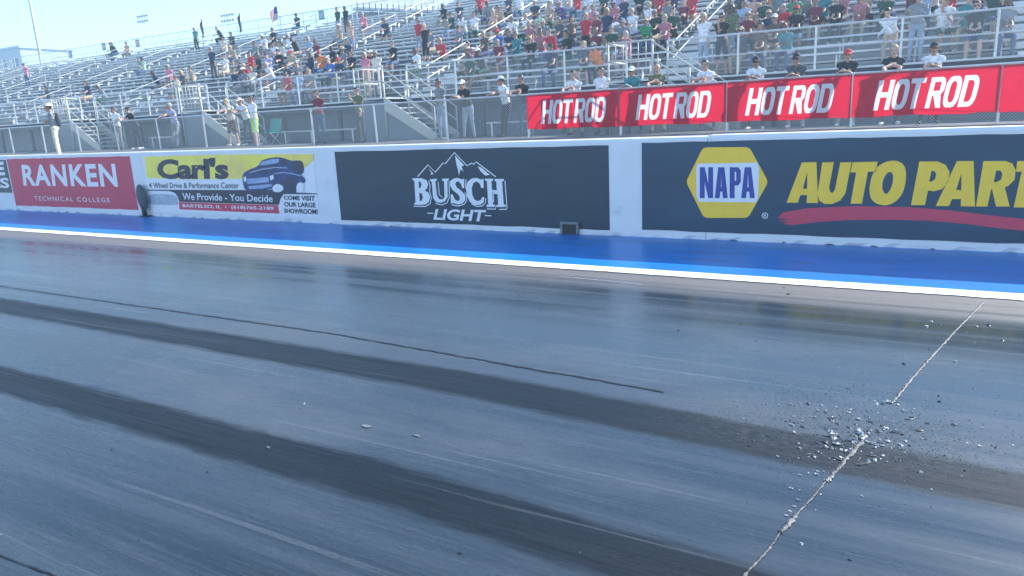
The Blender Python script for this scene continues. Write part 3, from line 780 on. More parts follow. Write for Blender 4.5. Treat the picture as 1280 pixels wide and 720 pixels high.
# small signs and flags on the back rail
BY = rowy(NLOW)-.1
for i, (px, py) in enumerate(((88,68),(130,58),(172,54),(402,19))):
    p = at_y(px, py, BY); c = mat('sign_face', ((.2,.25,.3),(.18,.22,.25),(.35,.3,.3),(.15,.3,.32))[i], .5)
    e = empty('notice_board', (p.x, BY, p.z-.28), ['pinkish','grey','tan','teal'][i] and ('small %s notice hung on the back rail of the low stand' % ['slate','grey','brownish','teal'][i]), 'notice', 'notices on the back rail')
    MB().box(-.24,.24,-.02,0,0,.55).build('board', c, e)
    MB().box(-.16,.16,-.025,-.0205,.12,.40).build('print', MAT['greyprint'], e)
    for q in (-.2,.2): MB().tube((q,.0,.53),(q,.07,.70),.012,n=5).build('tie', MAT['wire'], e)
fl = [mat('flag_red',(.5,.04,.05),.8,trans=.4), mat('flag_white',(.75,.75,.75),.8,trans=.4), mat('flag_blue',(.02,.03,.14),.8,trans=.4), mat('flag_dark',(.05,.06,.06),.8,trans=.3), mat('flag_pink',(.6,.15,.2),.8,trans=.4)]
for i, (px, py, kind, lb) in enumerate(((350,44,'stripe','striped flag with blue corner flying on the back rail'),(304,50,'dark','slim dark furled flag on the back rail, right of the floodlights'),(257,56,'dark','slim dark furled flag beside the standing man'))):
    p = at_y(px, py, BY-.05); e = empty('flag', (p.x, BY-.06, rowz(NLOW-1)), lb, 'flag', 'flags on the back rail')
    MB().tube((0,0,0),(0,0,2.0),.018,n=6).build('flagpole', MAT['galv'], e, True)
    wd = {'stripe':.75,'dark':.28,'pink':.8}[kind]; ht = {'stripe':.8,'dark':1.2,'pink':.6}[kind]
    b = MB(); nx, nz_ = 12, 13; vs = []; fs = []; mi = []
    for j in range(nz_+1):
        for k in range(nx+1):
            u = k/nx; vs.append((-u*wd*.9, .06*math.sin(u*7+j*.3), 1.95-ht+ht*j/nz_-u*u*.35))
    for j in range(nz_):
        for k in range(nx):
            a = j*(nx+1)+k; fs.append((a,a+1,a+nx+2,a+nx+1))
            mi.append((2 if (j > 5 and k < 5) else (j % 2)) if kind == 'stripe' else 0)
    b.v = vs; b.f = fs; b.mi = mi
    b.build('cloth', fl[:3] if kind == 'stripe' else ([fl[3]] if kind == 'dark' else [fl[4]]), e, True)

# ------------------------------------------------------------------ people: one continuous skinned body per pose, shared between people
def V(*a): return Vector(a)
def frame(up, fwd):
    up = up.normalized(); side = fwd.cross(up).normalized(); f = up.cross(side).normalized()
    return Matrix((side, -f, up)).transposed()          # columns: right-hand side, back, up
def ik(a, b, l1, l2, hint):
    d = b-a; L = min(d.length, (l1+l2)*.998); dn = d.normalized()
    x = (l1*l1-l2*l2+L*L)/(2*L); h = math.sqrt(max(l1*l1-x*x, 0))
    hn = (hint-dn*hint.dot(dn)).normalized()
    return a+dn*x+hn*h, a+dn*L
class Body:
    def __init__(s): s.mb = MB(); s.prims = []
    def ell(s, c, r, M3=None, reg=0):
        M = Matrix.Translation(c)@((M3.to_4x4()) if M3 else Matrix.Identity(4))@Matrix.Diagonal((*r,1))
        s.mb.ellipsoid(M, 12, 8); s.prims.append((M.inverted(), reg, min(r)))
    def cap(s, a, b, r1, r2, reg=0, flat=1):
        d = b-a; L = d.length; M3 = frame(d, V(0,-1,.01) if abs(d.normalized().y) < .9 else V(0,0,1))
        n = max(2, int(L/(min(r1,r2)*.7)))
        for k in range(n+1):
            t = k/n; r = r1+(r2-r1)*t
            M = Matrix.Translation(a.lerp(b,t))@M3.to_4x4()@Matrix.Diagonal((r,r*flat,r*1.15,1))
            s.mb.ellipsoid(M, 8, 6)
        s.prims.append((a, b, r1, r2, reg))
    def regions(s, P):
        best = np.full(len(P), 1e9); br = np.zeros(len(P), dtype=np.int32)
        for q in s.prims:
            if len(q) == 3:
                A = np.array(q[0]); L0 = P@A[:3,:3].T+A[:3,3]; d = (np.sqrt((L0**2).sum(1))-1)*q[2]; reg = q[1]
            else:
                a, b, r1, r2, reg = q; a = np.array(a); ab = np.array(b)-a
                t = np.clip((P-a)@ab/(ab@ab), 0, 1); d = np.sqrt((((P-a)-t[:,None]*ab)**2).sum(1))-(r1+(r2-r1)*t)
            k = d < best; best[k] = d[k]; br[k] = reg
        return br
SKIN, SHIRT, PANTS, SHOE, FORE, SHIN, DARK = range(7)
def make_body(name, hipc, lean, yaw, hands, feet, elbow_hint, knee_hint, head_tilt=0, stance=.09, belly=1.0, curl=.5, head_yaw=0):
    """hipc: hip centre; lean: spine tilt (deg, forwards); hands/feet: wrist and ankle targets left,right; faces -Y"""
    B = Body(); la = R(lean)
    up = V(0,-math.sin(la),math.cos(la)); fw = V(math.sin(R(yaw)),-math.cos(R(yaw)),0)
    F = frame(up, fw); side = F.col[0]; side = V(*side)
    # torso
    B.ell(hipc+V(0,.01,.0), (.165,.125,.12), None, PANTS)
    tor = [(.06,.155,.118*belly),(.14,.152,.122*belly),(.22,.155,.122*belly),(.30,.172,.128),(.38,.180,.124),(.43,.165,.108)]
    for h,rx,ry in tor: B.ell(hipc+up*h, (rx,ry,.085), F, SHIRT)
    B.cap(hipc+up*.462-side*.115, hipc+up*.462+side*.115, .066, .066, SHIRT)
    nb = hipc+up*.50
    B.ell(nb, (.105,.075,.05), F, SHIRT)
    hu = (up*.5+V(0,-.10,1)*.8).normalized() if lean > 8 else (up+V(0,-.12,0)).normalized()
    hc = nb+hu*.172+V(0,-.025,0)
    B.cap(nb, nb+hu*.11, .056, .053, SKIN)
    hl = R(lean*.35+head_tilt); hy = R(yaw+head_yaw)
    hup = V(-math.sin(hy)*-math.sin(hl)*0, -math.sin(hl), math.cos(hl)); hfw = V(math.sin(hy),-math.cos(hy),0)
    HF = frame(hup, hfw); hm = Matrix.Translation(hc)@HF.to_4x4()
    hp = lambda x,y,z: hm@V(x,y,z)
    B.ell(hp(0,.012,.035), (.078,.096,.092), HF, SKIN)         # cranium
    B.ell(hp(0,-.022,-.035), (.062,.072,.085), HF, SKIN)       # face and jaw
    B.ell(hp(0,-.062,-.095), (.030,.026,.026), HF, SKIN)       # chin
    B.cap(hp(0,-.088,.012), hp(0,-.110,-.028), .011, .017, SKIN)   # nose
    for sx in (-1,1):
        B.ell(hp(sx*.080,.012,-.01), (.012,.022,.033), HF, SKIN)   # ear
        B.ell(hp(sx*.031,-.082,.010), (.015,.012,.009), HF, DARK)  # eye
    B.ell(hp(0,-.088,-.060), (.024,.010,.008), HF, DARK)           # mouth
    # arms
    for k, sx in enumerate((-1,1)):
        sh = hipc+up*.452+side*(sx*.170); B.cap(nb+hu*.045, sh, .040, .050, SHIRT)
        el, wr = ik(sh, hands[k][0], .285, .265, elbow_hint[k])
        B.ell(sh, (.058,.060,.060), None, SHIRT)
        B.cap(sh, sh.lerp(el,.62), .054, .050, SHIRT); B.cap(sh.lerp(el,.62), el, .045, .041, FORE)
        B.cap(el, wr, .042, .029, FORE)
        d = hands[k][1].normalized(); nrm = hands[k][2]; nrm = (nrm-d*nrm.dot(d)).normalized(); sd = d.cross(nrm)
        PF = Matrix((sd, nrm, d)).transposed()
        B.cap(wr-(wr-el).normalized()*.02, wr+d*.03, .029, .028, SKIN)
        B.ell(wr+d*.065, (.043,.019,.055), PF, SKIN)
        for q, (off, ln) in enumerate(((-.031,.068),(-.010,.078),(.011,.072),(.031,.056))):
            r0 = wr+d*.108+sd*off; d1 = (d+nrm*curl*.6).normalized(); d2 = (d+nrm*curl*1.8).normalized()
            m1 = r0+d1*ln*.55; B.cap(r0-d*.015, m1, .0105, .0100, SKIN); B.cap(m1, m1+d2*ln*.5, .0098, .0088, SKIN)
        ts = -sd*sx if hands[k][3] > 0 else sd*sx
        r0 = wr+d*.035+ts*.038; m1 = r0+(d*.7+ts*.6+nrm*.3).normalized()*.038
        B.cap(r0-ts*.012, m1, .0135, .0115, SKIN); B.cap(m1, m1+(d+nrm*.6).normalized()*.03, .011, .0095, SKIN)
    # legs
    for k, sx in enumerate((-1,1)):
        hj = hipc+V(sx*stance,0,-.02)
        kn, an = ik(hj, feet[k][0], .43, .41, knee_hint[k])
        B.cap(hj, kn, .088, .060, PANTS); B.cap(kn, kn.lerp(an,.35), .058, .058, SHIN); B.cap(kn.lerp(an,.35), an, .056, .043, SHIN)
        t = feet[k][1]; td = V(math.sin(R(t)),-math.cos(R(t)),0)
        B.cap(an+V(0,0,-.035)-td*.03, an+V(0,0,-.045)+td*.14, .040, .034, SHOE, 1); B.ell(an+V(0,0,-.055)+td*.15, (.042,.06,.026), None, SHOE)
    me = B.mb.mesh(name); ob = bpy.data.objects.new(name, me); COL.objects.link(ob)
    md = ob.modifiers.new('r','REMESH'); md.mode = 'VOXEL'; md.voxel_size = .0105; md.use_smooth_shade = True
    sm = ob.modifiers.new('s','SMOOTH'); sm.factor = .5; sm.iterations = 2
    dg = bpy.context.evaluated_depsgraph_get(); out = bpy.data.meshes.new_from_object(ob.evaluated_get(dg)); out.name = name
    bpy.data.objects.remove(ob); bpy.data.meshes.remove(me)
    # cloth folds: fine noise on shirt and trousers
    nv = len(out.vertices)
    pc = np.empty(len(out.polygons)*3); out.polygons.foreach_get('center', pc); mi = B.regions(pc.reshape(-1,3)).tolist()
    out.polygons.foreach_set('material_index', mi); out.polygons.foreach_set('use_smooth', [True]*len(out.polygons))
    disp = [0]*nv
    for p, r_ in zip(out.polygons, mi):
        if r_ in (SHIRT, PANTS):
            for vi in p.vertices: disp[vi] = 1
    co = np.empty(nv*3); out.vertices.foreach_get('co', co); no = np.empty(nv*3); out.vertex_normals.foreach_get('vector', no)
    co = co.reshape(-1,3); no = no.reshape(-1,3)
    for k in range(nv):
        if disp[k]:
            x, y, z = co[k]
            co[k] += no[k]*(.004+noise.noise((x*14+3,y*14+1,z*14+7))*.014+noise.noise((x*9,y*9,z*30))*.009)
    out.vertices.foreach_set('co', co.ravel()); out.update()
    out['head'] = [x for r_ in hm for x in r_]
    return out
dn, fwd_ = V(0,0,-1), V(0,-1,0)
POSE = {}
SH = -.47       # walkway below the seat
def sit(name, lean, hands, hint, feet=None, **k):
    ft = feet or [(V(-.13,-.36,SH+.085),-8),(V(.13,-.38,SH+.085),8)]
    POSE[name] = make_body(name, V(0,0,.115), lean, k.pop('yaw',0), hands, ft, hint, [V(-.1,-1,.8),V(.1,-1,.8)], **k)
sit('sit_lap', 4, [(V(-.10,-.30,.27),V(.5,-.8,-.1),dn,1),(V(.10,-.30,.27),V(-.5,-.8,-.1),dn,1)], [V(-1,.4,-.3),V(1,.4,-.3)])
sit('sit_forward', 30, [(V(-.03,-.50,.30),V(.6,-.6,-.3),dn,1),(V(.03,-.50,.30),V(-.6,-.6,-.3),dn,1)], [V(-1,0,-.8),V(1,0,-.8)], head_tilt=-8)
sit('sit_turned', 8, [(V(-.26,-.20,.20),V(0,-1,-.3),dn,1),(V(.14,-.34,.28),V(-.3,-1,0),dn,1)], [V(-1,.6,0),V(1,.4,-.3)], feet=[(V(-.17,-.44,SH+.085),-15),(V(.10,-.26,SH+.085),10)], yaw=22, head_yaw=20)
sit('sit_shade', 2, [(V(-.12,-.27,.72),V(.2,.2,1),V(0,1,0),1),(V(.12,-.32,.27),V(-.3,-1,-.1),dn,1)], [V(-1,-.3,-.6),V(1,.4,-.3)], belly=1.12)
def stand(name, lean, hands, hint, hip=V(0,0,.955), feet=None, **k):
    ft = feet or [(V(-.13,.02,.085),-12),(V(.13,.0,.085),12)]
    POSE[name] = make_body(name, hip, lean, k.pop('yaw',0), hands, ft, hint, [V(-.1,-1,0),V(.1,-1,0)], **k)
stand('stand_down', 2, [(V(-.27,-.04,.88),V(.05,-.1,-1),V(1,0,0),1),(V(.27,-.06,.88),V(-.05,-.1,-1),V(-1,0,0),1)], [V(-.4,1,0),V(.4,1,0)])
stand('stand_folded', 3, [(V(.06,-.24,1.16),V(1,-.1,.0),V(0,1,0),1),(V(-.06,-.26,1.13),V(-1,-.1,0),V(0,1,0),1)], [V(-1,0,-.7),V(1,0,-.7)], belly=1.08)
stand('stand_phone', 3, [(V(-.05,-.33,1.42),V(.1,-.3,1),V(0,-.3,0)+V(.6,0,0),1),(V(.24,-.12,.92),V(0,-.3,-1),V(-1,0,0),1)], [V(-.8,0,-.8),V(.4,1,0)], head_tilt=6)
RL = FH
lean_feet = [(V(-.16,.14,.085),-10),(V(.15,.24,.085),12)]
stand('lean_rail', 22, [(V(.00,-.42,RL+.065),V(1,-.25,-.2),dn,1),(V(-.02,-.46,RL+.075),V(-1,-.25,-.2),dn,1)], [V(-.8,.1,-1),V(.8,.1,-1)], hip=V(0,.19,.955), feet=lean_feet)
stand('lean_wide', 18, [(V(-.22,-.42,RL+.06),V(.2,-.8,-.4),dn,1),(V(.20,-.42,RL+.06),V(-.2,-.8,-.4),dn,1)], [V(-.8,.2,-1),V(.8,.2,-1)], hip=V(0,.18,.96), feet=lean_feet, belly=1.12, head_tilt=-4)
stand('lean_turned', 16, [(V(-.16,-.40,RL+.06),V(.6,-.7,-.3),dn,1),(V(.08,-.42,RL+.07),V(-.8,-.6,-.2),dn,1)], [V(-.8,.2,-1),V(.8,.2,-1)], hip=V(0,.16,.96), feet=[(V(-.20,.10,.085),-20),(V(.12,-.02,.085),4)], head_yaw=-28, yaw=-10)
stand('bend', 55, [(V(-.16,-.50,.78),V(.1,-.4,-1),V(1,0,0),1),(V(.16,-.52,.78),V(-.1,-.4,-1),V(-1,0,0),1)], [V(-.6,.6,0),V(.6,.6,0)], hip=V(0,.10,.88), head_tilt=10)

# hair, caps and hats in head space
def shell(a, b_, c, cut, n=14, mv=10, zoff=.035, yoff=.012):
    b = MB(); vs = []; fs = []
    for j in range(mv+1):
        ph = math.pi/2-j/mv*math.pi*.72
        for i in range(n):
            t = 2*math.pi*i/n
            wob = 1+.03*noise.noise(V(i*1.3,j*1.7,a*50))
            vs.append((a*math.cos(ph)*math.cos(t)*wob, yoff+b_*math.cos(ph)*math.sin(t)*wob, zoff+c*math.sin(ph)*wob))
    for j in range(mv):
        for i in range(n):
            q = (j*n+i, j*n+(i+1) % n, (j+1)*n+(i+1) % n, (j+1)*n+i)
            cz = sum(vs[k][2] for k in q)/4; cy = sum(vs[k][1] for k in q)/4
            if cut(cy, cz): continue
            fs.append(q)
    return b.add(vs, fs)
hair_short = shell(.086,.103,.101, lambda y,z: (y < -.035 and z < .075) or z < -.035+max(0,-y)*1.2).mesh('hair')
hair_long = shell(.092,.110,.104, lambda y,z: (y < -.030 and z < .075)).mesh('hair')
for v in hair_long.vertices:
    if v.co.z < 0: v.co.z *= 2.6; v.co.y += .02
def cap_mesh():
    b = shell(.092,.110,.108, lambda y,z: z < .055)
    n = 9; vs = []; fs = []
    for k in range(n):
        a = math.pi*(k/(n-1)); x = .088*math.cos(a)
        vs += [(x,-.055-.042*math.sin(a),.064),(x*.95,-.06-.135*math.sin(a)**.8,.050-.012*abs(math.cos(a))),(x*.95,-.06-.133*math.sin(a)**.8,.044-.012*abs(math.cos(a))),(x,-.055-.04*math.sin(a),.056)]
    for k in range(n-1):
        for q in range(4): fs.append((k*4+q, (k+1)*4+q, (k+1)*4+(q+1) % 4, k*4+(q+1) % 4))
    return b.add(vs, fs).mesh('cap')
cap_me = cap_mesh()
def hat_mesh():
    b = MB(); n = 18; prof = [(.19,.040),(.192,.046),(.105,.066),(.098,.13),(.075,.155),(.0,.150)]; vs = []; fs = []
    for r_, z in prof:
        for i in range(n):
            t = 2*math.pi*i/n; vs.append((r_*math.cos(t), .01+r_*1.1*math.sin(t), z+(.018*abs(math.cos(t)) if r_ > .15 else 0)))
    for j in range(len(prof)-1):
        for i in range(n): fs.append((j*n+i, j*n+(i+1) % n, (j+1)*n+(i+1) % n, (j+1)*n+i))
    return b.add(vs, fs).mesh('sun_hat')
hat_me = hat_mesh()
def glasses_mesh():
    b = MB()
    for sx in (-1,1): b.ellipsoid(Matrix.Translation((sx*.034,-.097,.010))@Matrix.Diagonal((.029,.010,.020,1)),10,6); b.tube((sx*.062,-.088,.014),(sx*.084,.005,.008),.004,n=5)
    b.tube((-.01,-.106,.014),(.01,-.106,.014),.004,n=5); return b.mesh('sunglasses')
glass_me = glasses_mesh()
for me_ in (hair_short, hair_long, cap_me, hat_me, glass_me): me_.polygons.foreach_set('use_smooth', [True]*len(me_.polygons))

CLOTH = {'black':(.018,.018,.022),'navy':(.025,.035,.085),'white':(.74,.74,.76),'grey':(.22,.23,.25),'dark grey':(.075,.08,.09),'red':(.52,.03,.045),'maroon':(.20,.03,.05),
 'pink':(.62,.22,.30),'rose':(.45,.17,.20),'orange':(.75,.20,.03),'green':(.03,.26,.10),'dark green':(.02,.07,.045),'olive':(.13,.15,.08),'pale green':(.45,.62,.45),'teal':(.05,.22,.24),
 'blue':(.06,.16,.45),'light blue':(.30,.42,.58),'lavender':(.42,.40,.58),'purple':(.12,.06,.22),'tan':(.42,.33,.23),'cream':(.66,.60,.50),'peach':(.60,.38,.28),'brown':(.13,.085,.06),'lime':(.45,.75,.15)}
CM = {k: mat(k.replace(' ','_')+'_cloth', c, .85, var=.32, scale=13, bump=.25, bscale=90) for k, c in CLOTH.items()}
SK = [mat('skin', c, .55, var=.08, scale=20) for c in ((.50,.29,.20),(.42,.23,.155),(.33,.18,.12),(.56,.36,.27),(.17,.085,.055))]
HR = {'brown':mat('brown_hair',(.045,.028,.018),.6,var=.3,scale=60),'blond':mat('blond_hair',(.42,.31,.15),.6,var=.3,scale=60),'grey':mat('grey_hair',(.36,.35,.33),.6,var=.3,scale=60),'black':mat('black_hair',(.012,.011,.011),.5,var=.3,scale=60)}
JEAN = [mat('denim',(.06,.10,.19),.85,var=.25,scale=14), mat('pale_denim',(.26,.33,.43),.85,var=.2,scale=14), CM['dark grey'], CM['tan'], CM['black'], CM['dark green']]
SHOEM = [CM['white'], CM['black'], CM['grey']]
for me_ in POSE.values():
    for k in range(7): me_.materials.append(SK[0])
mats_child = {}
def person(pose, loc, rz, shirt, pants=None, hair='brown', head='cap', headcol='black', skin=None, short=True, shorts=False, glasses=False, scale=1, long=False, shoe=None):
    src = POSE[pose]; o = bpy.data.objects.new('person', src); COL.objects.link(o)
    o.location = loc; o.rotation_euler = (0,0,rz); o.scale = (scale,)*3
    sk = SK[rnd.choice((0,0,1,1,2,3,3,4)) if skin is None else skin]; pm_ = pants or rnd.choice(JEAN)
    sl_ = [sk, CM[shirt], pm_, shoe or rnd.choice(SHOEM), sk if short else CM[shirt], sk if shorts else pm_, HR['black']]
    for k, mm in enumerate(sl_): o.material_slots[k].link = 'OBJECT'; o.material_slots[k].material = mm
    hm = Matrix([src['head'][4*k:4*k+4] for k in range(4)])
    def child(nm, me_, mm):
        if len(me_.materials) == 0: me_.materials.append(mm)
        c = bpy.data.objects.new(nm, me_); COL.objects.link(c); c.parent = o; c.matrix_local = hm
        c.material_slots[0].link = 'OBJECT'; c.material_slots[0].material = mm
    if hair != 'none': child('hair', hair_long if long else hair_short, HR[hair])
    if head == 'cap': child('cap', cap_me, CM[headcol])
    elif head == 'hat': child('sun_hat', hat_me, CM[headcol])
    if glasses: child('sunglasses', glass_me, MAT['lens'])
    return o
J = JEAN
# people standing at the fence: picture x of the body, pose, turn, look
fence_people = [
 (139,'stand_folded',10,dict(shirt='white',pants=CM['grey'],head='none'),'person in white top and grey trousers at the fence above the crimson sign'),
 (157,'lean_rail',-6,dict(shirt='black',pants=J[4],head='cap',headcol='black'),'person in black at the fence right of the white top'),
 (209,'lean_turned',8,dict(shirt='lavender',pants=CM['grey'],head='none',hair='grey'),'person in pale lavender top at the fence above the word Carl'),
 (281,'lean_wide',20,dict(shirt='cream',pants=CM['brown'],head='none',hair='blond',shorts=True),'person in cream shirt and shorts, left of the three at the fence'),
 (299,'lean_rail',0,dict(shirt='white',pants=J[2],head='cap',headcol='cream'),'person in white shirt and dark trousers, middle of the three at the fence'),
 (313,'stand_down',-10,dict(shirt='white',pants=CM['lime'],head='none',shorts=True),'person in white shirt and lime shorts at the fence'),
 (396,'stand_folded',10,dict(shirt='maroon',pants=J[0],head='none'),'person in dark maroon shirt and jeans above the right end of the yellow sign'),
 (447,'stand_phone',-8,dict(shirt='olive',pants=J[2],head='none',hair='black'),'person with a hand raised to the face left of the staircase'),
 (550,'stand_folded',-15,dict(shirt='grey',pants=J[1],head='none',hair='black',scale=1.03),'person in grey shirt and pale jeans with hands together at the fence'),
 (579,'lean_rail',0,dict(shirt='black',pants=J[1],head='cap',headcol='white'),'person in black shirt and white cap resting both arms on the fence'),
 (627,'lean_turned',-22,dict(shirt='white',pants=J[4],head='cap',headcol='white',scale=1.03),'person in white shirt and cap looking left beside the first banner'),
 (652,'lean_wide',0,dict(shirt='black',pants=J[0],head='none',hair='black',scale=1.02),'person in black shirt at the left end of the red banners'),
 (717,'lean_wide',4,dict(shirt='white',head='none',scale=1.04),'person in white shirt leaning behind the first red banner, on the left'),
 (752,'stand_folded',6,dict(shirt='white',head='none',hair='brown'),'person in white top standing behind the right end of the first banner'),
 (790,'lean_rail',0,dict(shirt='teal',head='cap',headcol='white',short=False),'person in teal shirt and white cap, left of two behind the second banner'),
 (821,'lean_wide',8,dict(shirt='olive',head='none',hair='none'),'bald person in olive shirt behind the second banner'),
 (881,'lean_wide',-8,dict(shirt='white',head='none',hair='black',scale=1.0),'person in white shirt behind the right end of the second banner'),
 (944,'lean_rail',2,dict(shirt='white',head='cap',headcol='black',glasses=True,skin=2),'person in white shirt, black cap and sunglasses behind the third banner'),
 (994,'lean_rail',0,dict(shirt='dark grey',head='cap',headcol='black',glasses=True,skin=1),'person in dark grey shirt and cap behind the middle of the third banner'),
 (1057,'lean_rail',0,dict(shirt='black',head='cap',headcol='red',scale=1.02,skin=0),'person in black shirt and red cap leaning over the fence'),
 (1114,'lean_wide',0,dict(shirt='black',head='none',hair='blond',skin=3,scale=1.02),'blond person in black shirt behind the left of the fourth banner'),
 (1163,'lean_rail',0,dict(shirt='white',head='cap',headcol='black',skin=1,scale=1.02),'person in white shirt and black cap behind the middle of the fourth banner'),
]
for px, pose, rz, kw, lb in fence_people:
    off = .40 if pose.startswith('lean') else .34
    sc_ = kw.pop('scale', 1); p = at_y(px, 120, FY+off*sc_+.02)
    # lean poses meet the rail: keep their size so the arms rest on it
    o = person(pose, (p.x, FY+(.45 if pose.startswith('lean') else .40), TZ+.002), R(rz), scale=1.0 if pose.startswith('lean') else sc_, **kw)
    tag(o, lb, 'person', 'people at the fence')
# track worker between wall and fence
p = at_y(66, 150, 14.2)
o = person('stand_folded', (p.x, 14.2, TZ+.002), R(-35), 'grey', CM['cream'], hair='brown', head='hat', headcol='cream', short=True)
tag(o, 'person in wide cream hat and khaki trousers standing just behind the wall', 'person')
bm_ = MB(); bm_.ellipsoid(Matrix.Translation((0,.17,1.22))@Matrix.Diagonal((.15,.09,.22,1)),12,8)
bp_ = bm_.build('backpack', CM['dark grey'], None, True); bp_.location = o.location; bp_.rotation_euler = o.rotation_euler
tag(bp_, 'dark backpack on the person in the wide cream hat', 'backpack')
MB().tube((-.1,-.10,1.42),(-.1,.15,1.42),.016).build('strap', CM['black'], bp_); MB().tube((.1,-.10,1.42),(.1,.15,1.42),.016).build('strap', CM['black'], bp_)
# green cloth hanging behind the fence
p = at_y(337,165,19.6)
e = empty('folding_chair', (p.x, 19.6, TZ), 'teal green camp chair behind the fence beside the lime shorts', 'chair')
MB().box(-.27,.27,-.25,.25,.42,.45).build('seat', MAT['teal'], e)
b = MB(); b.add([(-.27,.24,.45),(.27,.24,.45),(.27,.38,.95),(-.27,.38,.95),(-.27,.26,.45),(.27,.26,.45),(.27,.40,.95),(-.27,.40,.95)], [(0,1,2,3),(5,4,7,6),(3,2,6,7),(0,3,7,4),(1,5,6,2)]); b.build('backrest', MAT['teal'], e)
for sx in (-.27,.27):
    for sy in (-.24,.24): MB().tube((sx,sy,0),(sx*.95,-sy*.9,.43),.013).build('leg', MAT['galv'], e)

# spectators on the stands: picture position of the chest, shirt, pose
S, F_, T_, D_, U_, P_, B_ = 'sit_lap','sit_forward','sit_turned','stand_down','sit_shade','stand_phone','bend'
crowd = [(244,44,'teal',D_),(277,42,'black',F_),(290,53,'dark grey',S),(281,59,'cream',T_),(265,73,'navy',D_),(279,84,'white',S),(338,50,'black',S),(331,56,'white',T_),(362,58,'white',S),(372,58,'black',F_),(387,63,'light blue',S),
 (314,80,'red',S),(324,83,'black',S),(336,80,'lavender',T_),(344,68,'white',S),(352,76,'black',F_),(339,66,'cream',S),(313,92,'red',F_),(389,81,'navy',S),(402,78,'orange',T_),(416,71,'black',S),(346,93,'white',F_),(360,96,'dark grey',S),(370,96,'grey',T_),
 (294,101,'navy',S),(306,101,'grey',S),(317,101,'cream',T_),(212,95,'pink',S),(202,102,'navy',F_),(229,104,'dark grey',S),(379,28,'dark green',S),(360,112,'red',S),(370,113,'light blue',S),(392,117,'grey',T_),
 (140,63,'black',S),(145,63,'black',F_),(155,63,'tan',S),(179,83,'pale green',U_),(110,114,'navy',S),(131,119,'grey',F_),(32,90,'pink',D_),(60,118,'dark grey',S),
 (422,21,'dark green',D_),(432,21,'black',D_),(456,29,'pink',F_),(425,43,'tan',S),(438,42,'peach',D_),(484,38,'navy',F_),(435,64,'navy',S),(417,70,'black',T_),(440,80,'black',S),(458,81,'maroon',S),(471,78,'black',F_),(492,70,'black',S),(523,38,'red',D_),(531,46,'black',D_),(539,55,'grey',S),(554,62,'red',F_),(521,76,'white',S),
 (574,47,'grey',S),(580,33,'white',F_),(593,31,'white',S),(555,19,'black',S),(575,18,'navy',T_),(587,73,'rose',S),(458,97,'pink',D_),(471,91,'cream',D_),(425,86,'navy',S),(414,88,'blue',T_),(545,75,'pale green',F_),
 (636,9,'dark grey',S),(650,7,'white',T_),(661,4,'cream',S),(624,26,'peach',S),(643,38,'white',F_),(654,33,'white',S),(674,33,'pale green',S),(687,22,'tan',S),(705,19,'purple',F_),(698,5,'lavender',S),(711,3,'cream',S),(732,36,'red',D_),(741,26,'pink',S),(759,34,'navy',D_),(746,34,'maroon',S),(606,60,'brown',S),(619,57,'blue',S),(634,53,'navy',F_),(662,48,'rose',S),(663,65,'black',S),(675,46,'grey',U_),(677,58,'rose',T_),(693,57,'red',F_),(709,60,'black',S),(727,55,'lavender',S),(745,54,'maroon',S),(774,46,'grey',S),(730,80,'dark grey',S),(749,78,'orange',F_),(586,77,'grey',S),(600,79,'dark grey',F_),(755,8,'dark green',S),(772,7,'lavender',S),(588,91,'dark green',S),(690,84,'navy',T_),
 (824,10,'red',S),(842,9,'navy',S),(855,18,'maroon',F_),(876,10,'red',S),(791,29,'white',S),(807,41,'green',S),(821,34,'black',T_),(831,40,'rose',S),(838,34,'tan',S),(800,8,'black',F_),(880,44,'white',D_),(895,44,'black',P_),(915,29,'olive',D_),(934,39,'maroon',S),(942,15,'peach',S),(945,5,'purple',S),(960,33,'navy',S),(979,29,'red',F_),(995,35,'black',S),(972,11,'grey',U_),(960,5,'orange',S),(994,14,'green',S),(1008,10,'grey',T_),(1030,9,'teal',S),(1046,8,'rose',S),(1059,8,'tan',F_),(946,34,'peach',S),(1078,5,'grey',S),
 (1108,15,'dark green',F_),(1113,40,'white',B_),(1156,10,'light blue',S),(1138,17,'grey',D_),(1180,27,'white',U_),(1218,46,'black',S),(1243,10,'dark green',S),(1270,15,'black',F_),(1266,30,'grey',S),(1232,26,'dark grey',S),
 (610,14,'grey',S),(600,5,'red',T_),(617,40,'black',S),(665,18,'navy',S),(640,20,'tan',F_),(722,8,'red',S),(735,10,'white',S),(745,8,'dark grey',F_),(768,22,'rose',S),(780,15,'navy',S),(787,5,'olive',S),(812,20,'white',S),(815,5,'maroon',S),(835,22,'grey',S),(858,4,'white',S),(868,28,'dark green',S),(890,20,'brown',S),(900,8,'navy',T_),(925,10,'dark grey',S),(930,22,'light blue',S),(955,20,'dark green',S),(985,4,'navy',S),(1018,22,'maroon',S),(1020,3,'olive',S),(1038,20,'black',S),(1068,20,'rose',F_),(1092,4,'maroon',S),(1125,4,'cream',S),(1170,5,'red',S),(1195,8,'navy',S),(1210,18,'teal',T_),(1225,5,'grey',S),(1256,22,'maroon',S),(1258,4,'white',S),(1275,4,'black',S),
 (700,40,'dark grey',S),(715,42,'brown',T_),(783,60,'rose',S),(765,58,'dark green',S),(850,38,'dark grey',F_),(905,55,'dark grey',S),(920,58,'brown',S),(968,45,'brown',S),(985,48,'teal',F_),(646,62,'teal',S),(625,72,'maroon',T_),(565,30,'dark green',S),(405,62,'maroon',S),(320,66,'grey',S),(380,75,'tan',F_),(300,88,'brown',S),(350,105,'olive',S),(288,70,'tan',F_),(430,75,'grey',S),(240,98,'tan',S),(222,108,'cream',S)]
placed = []; taken = []
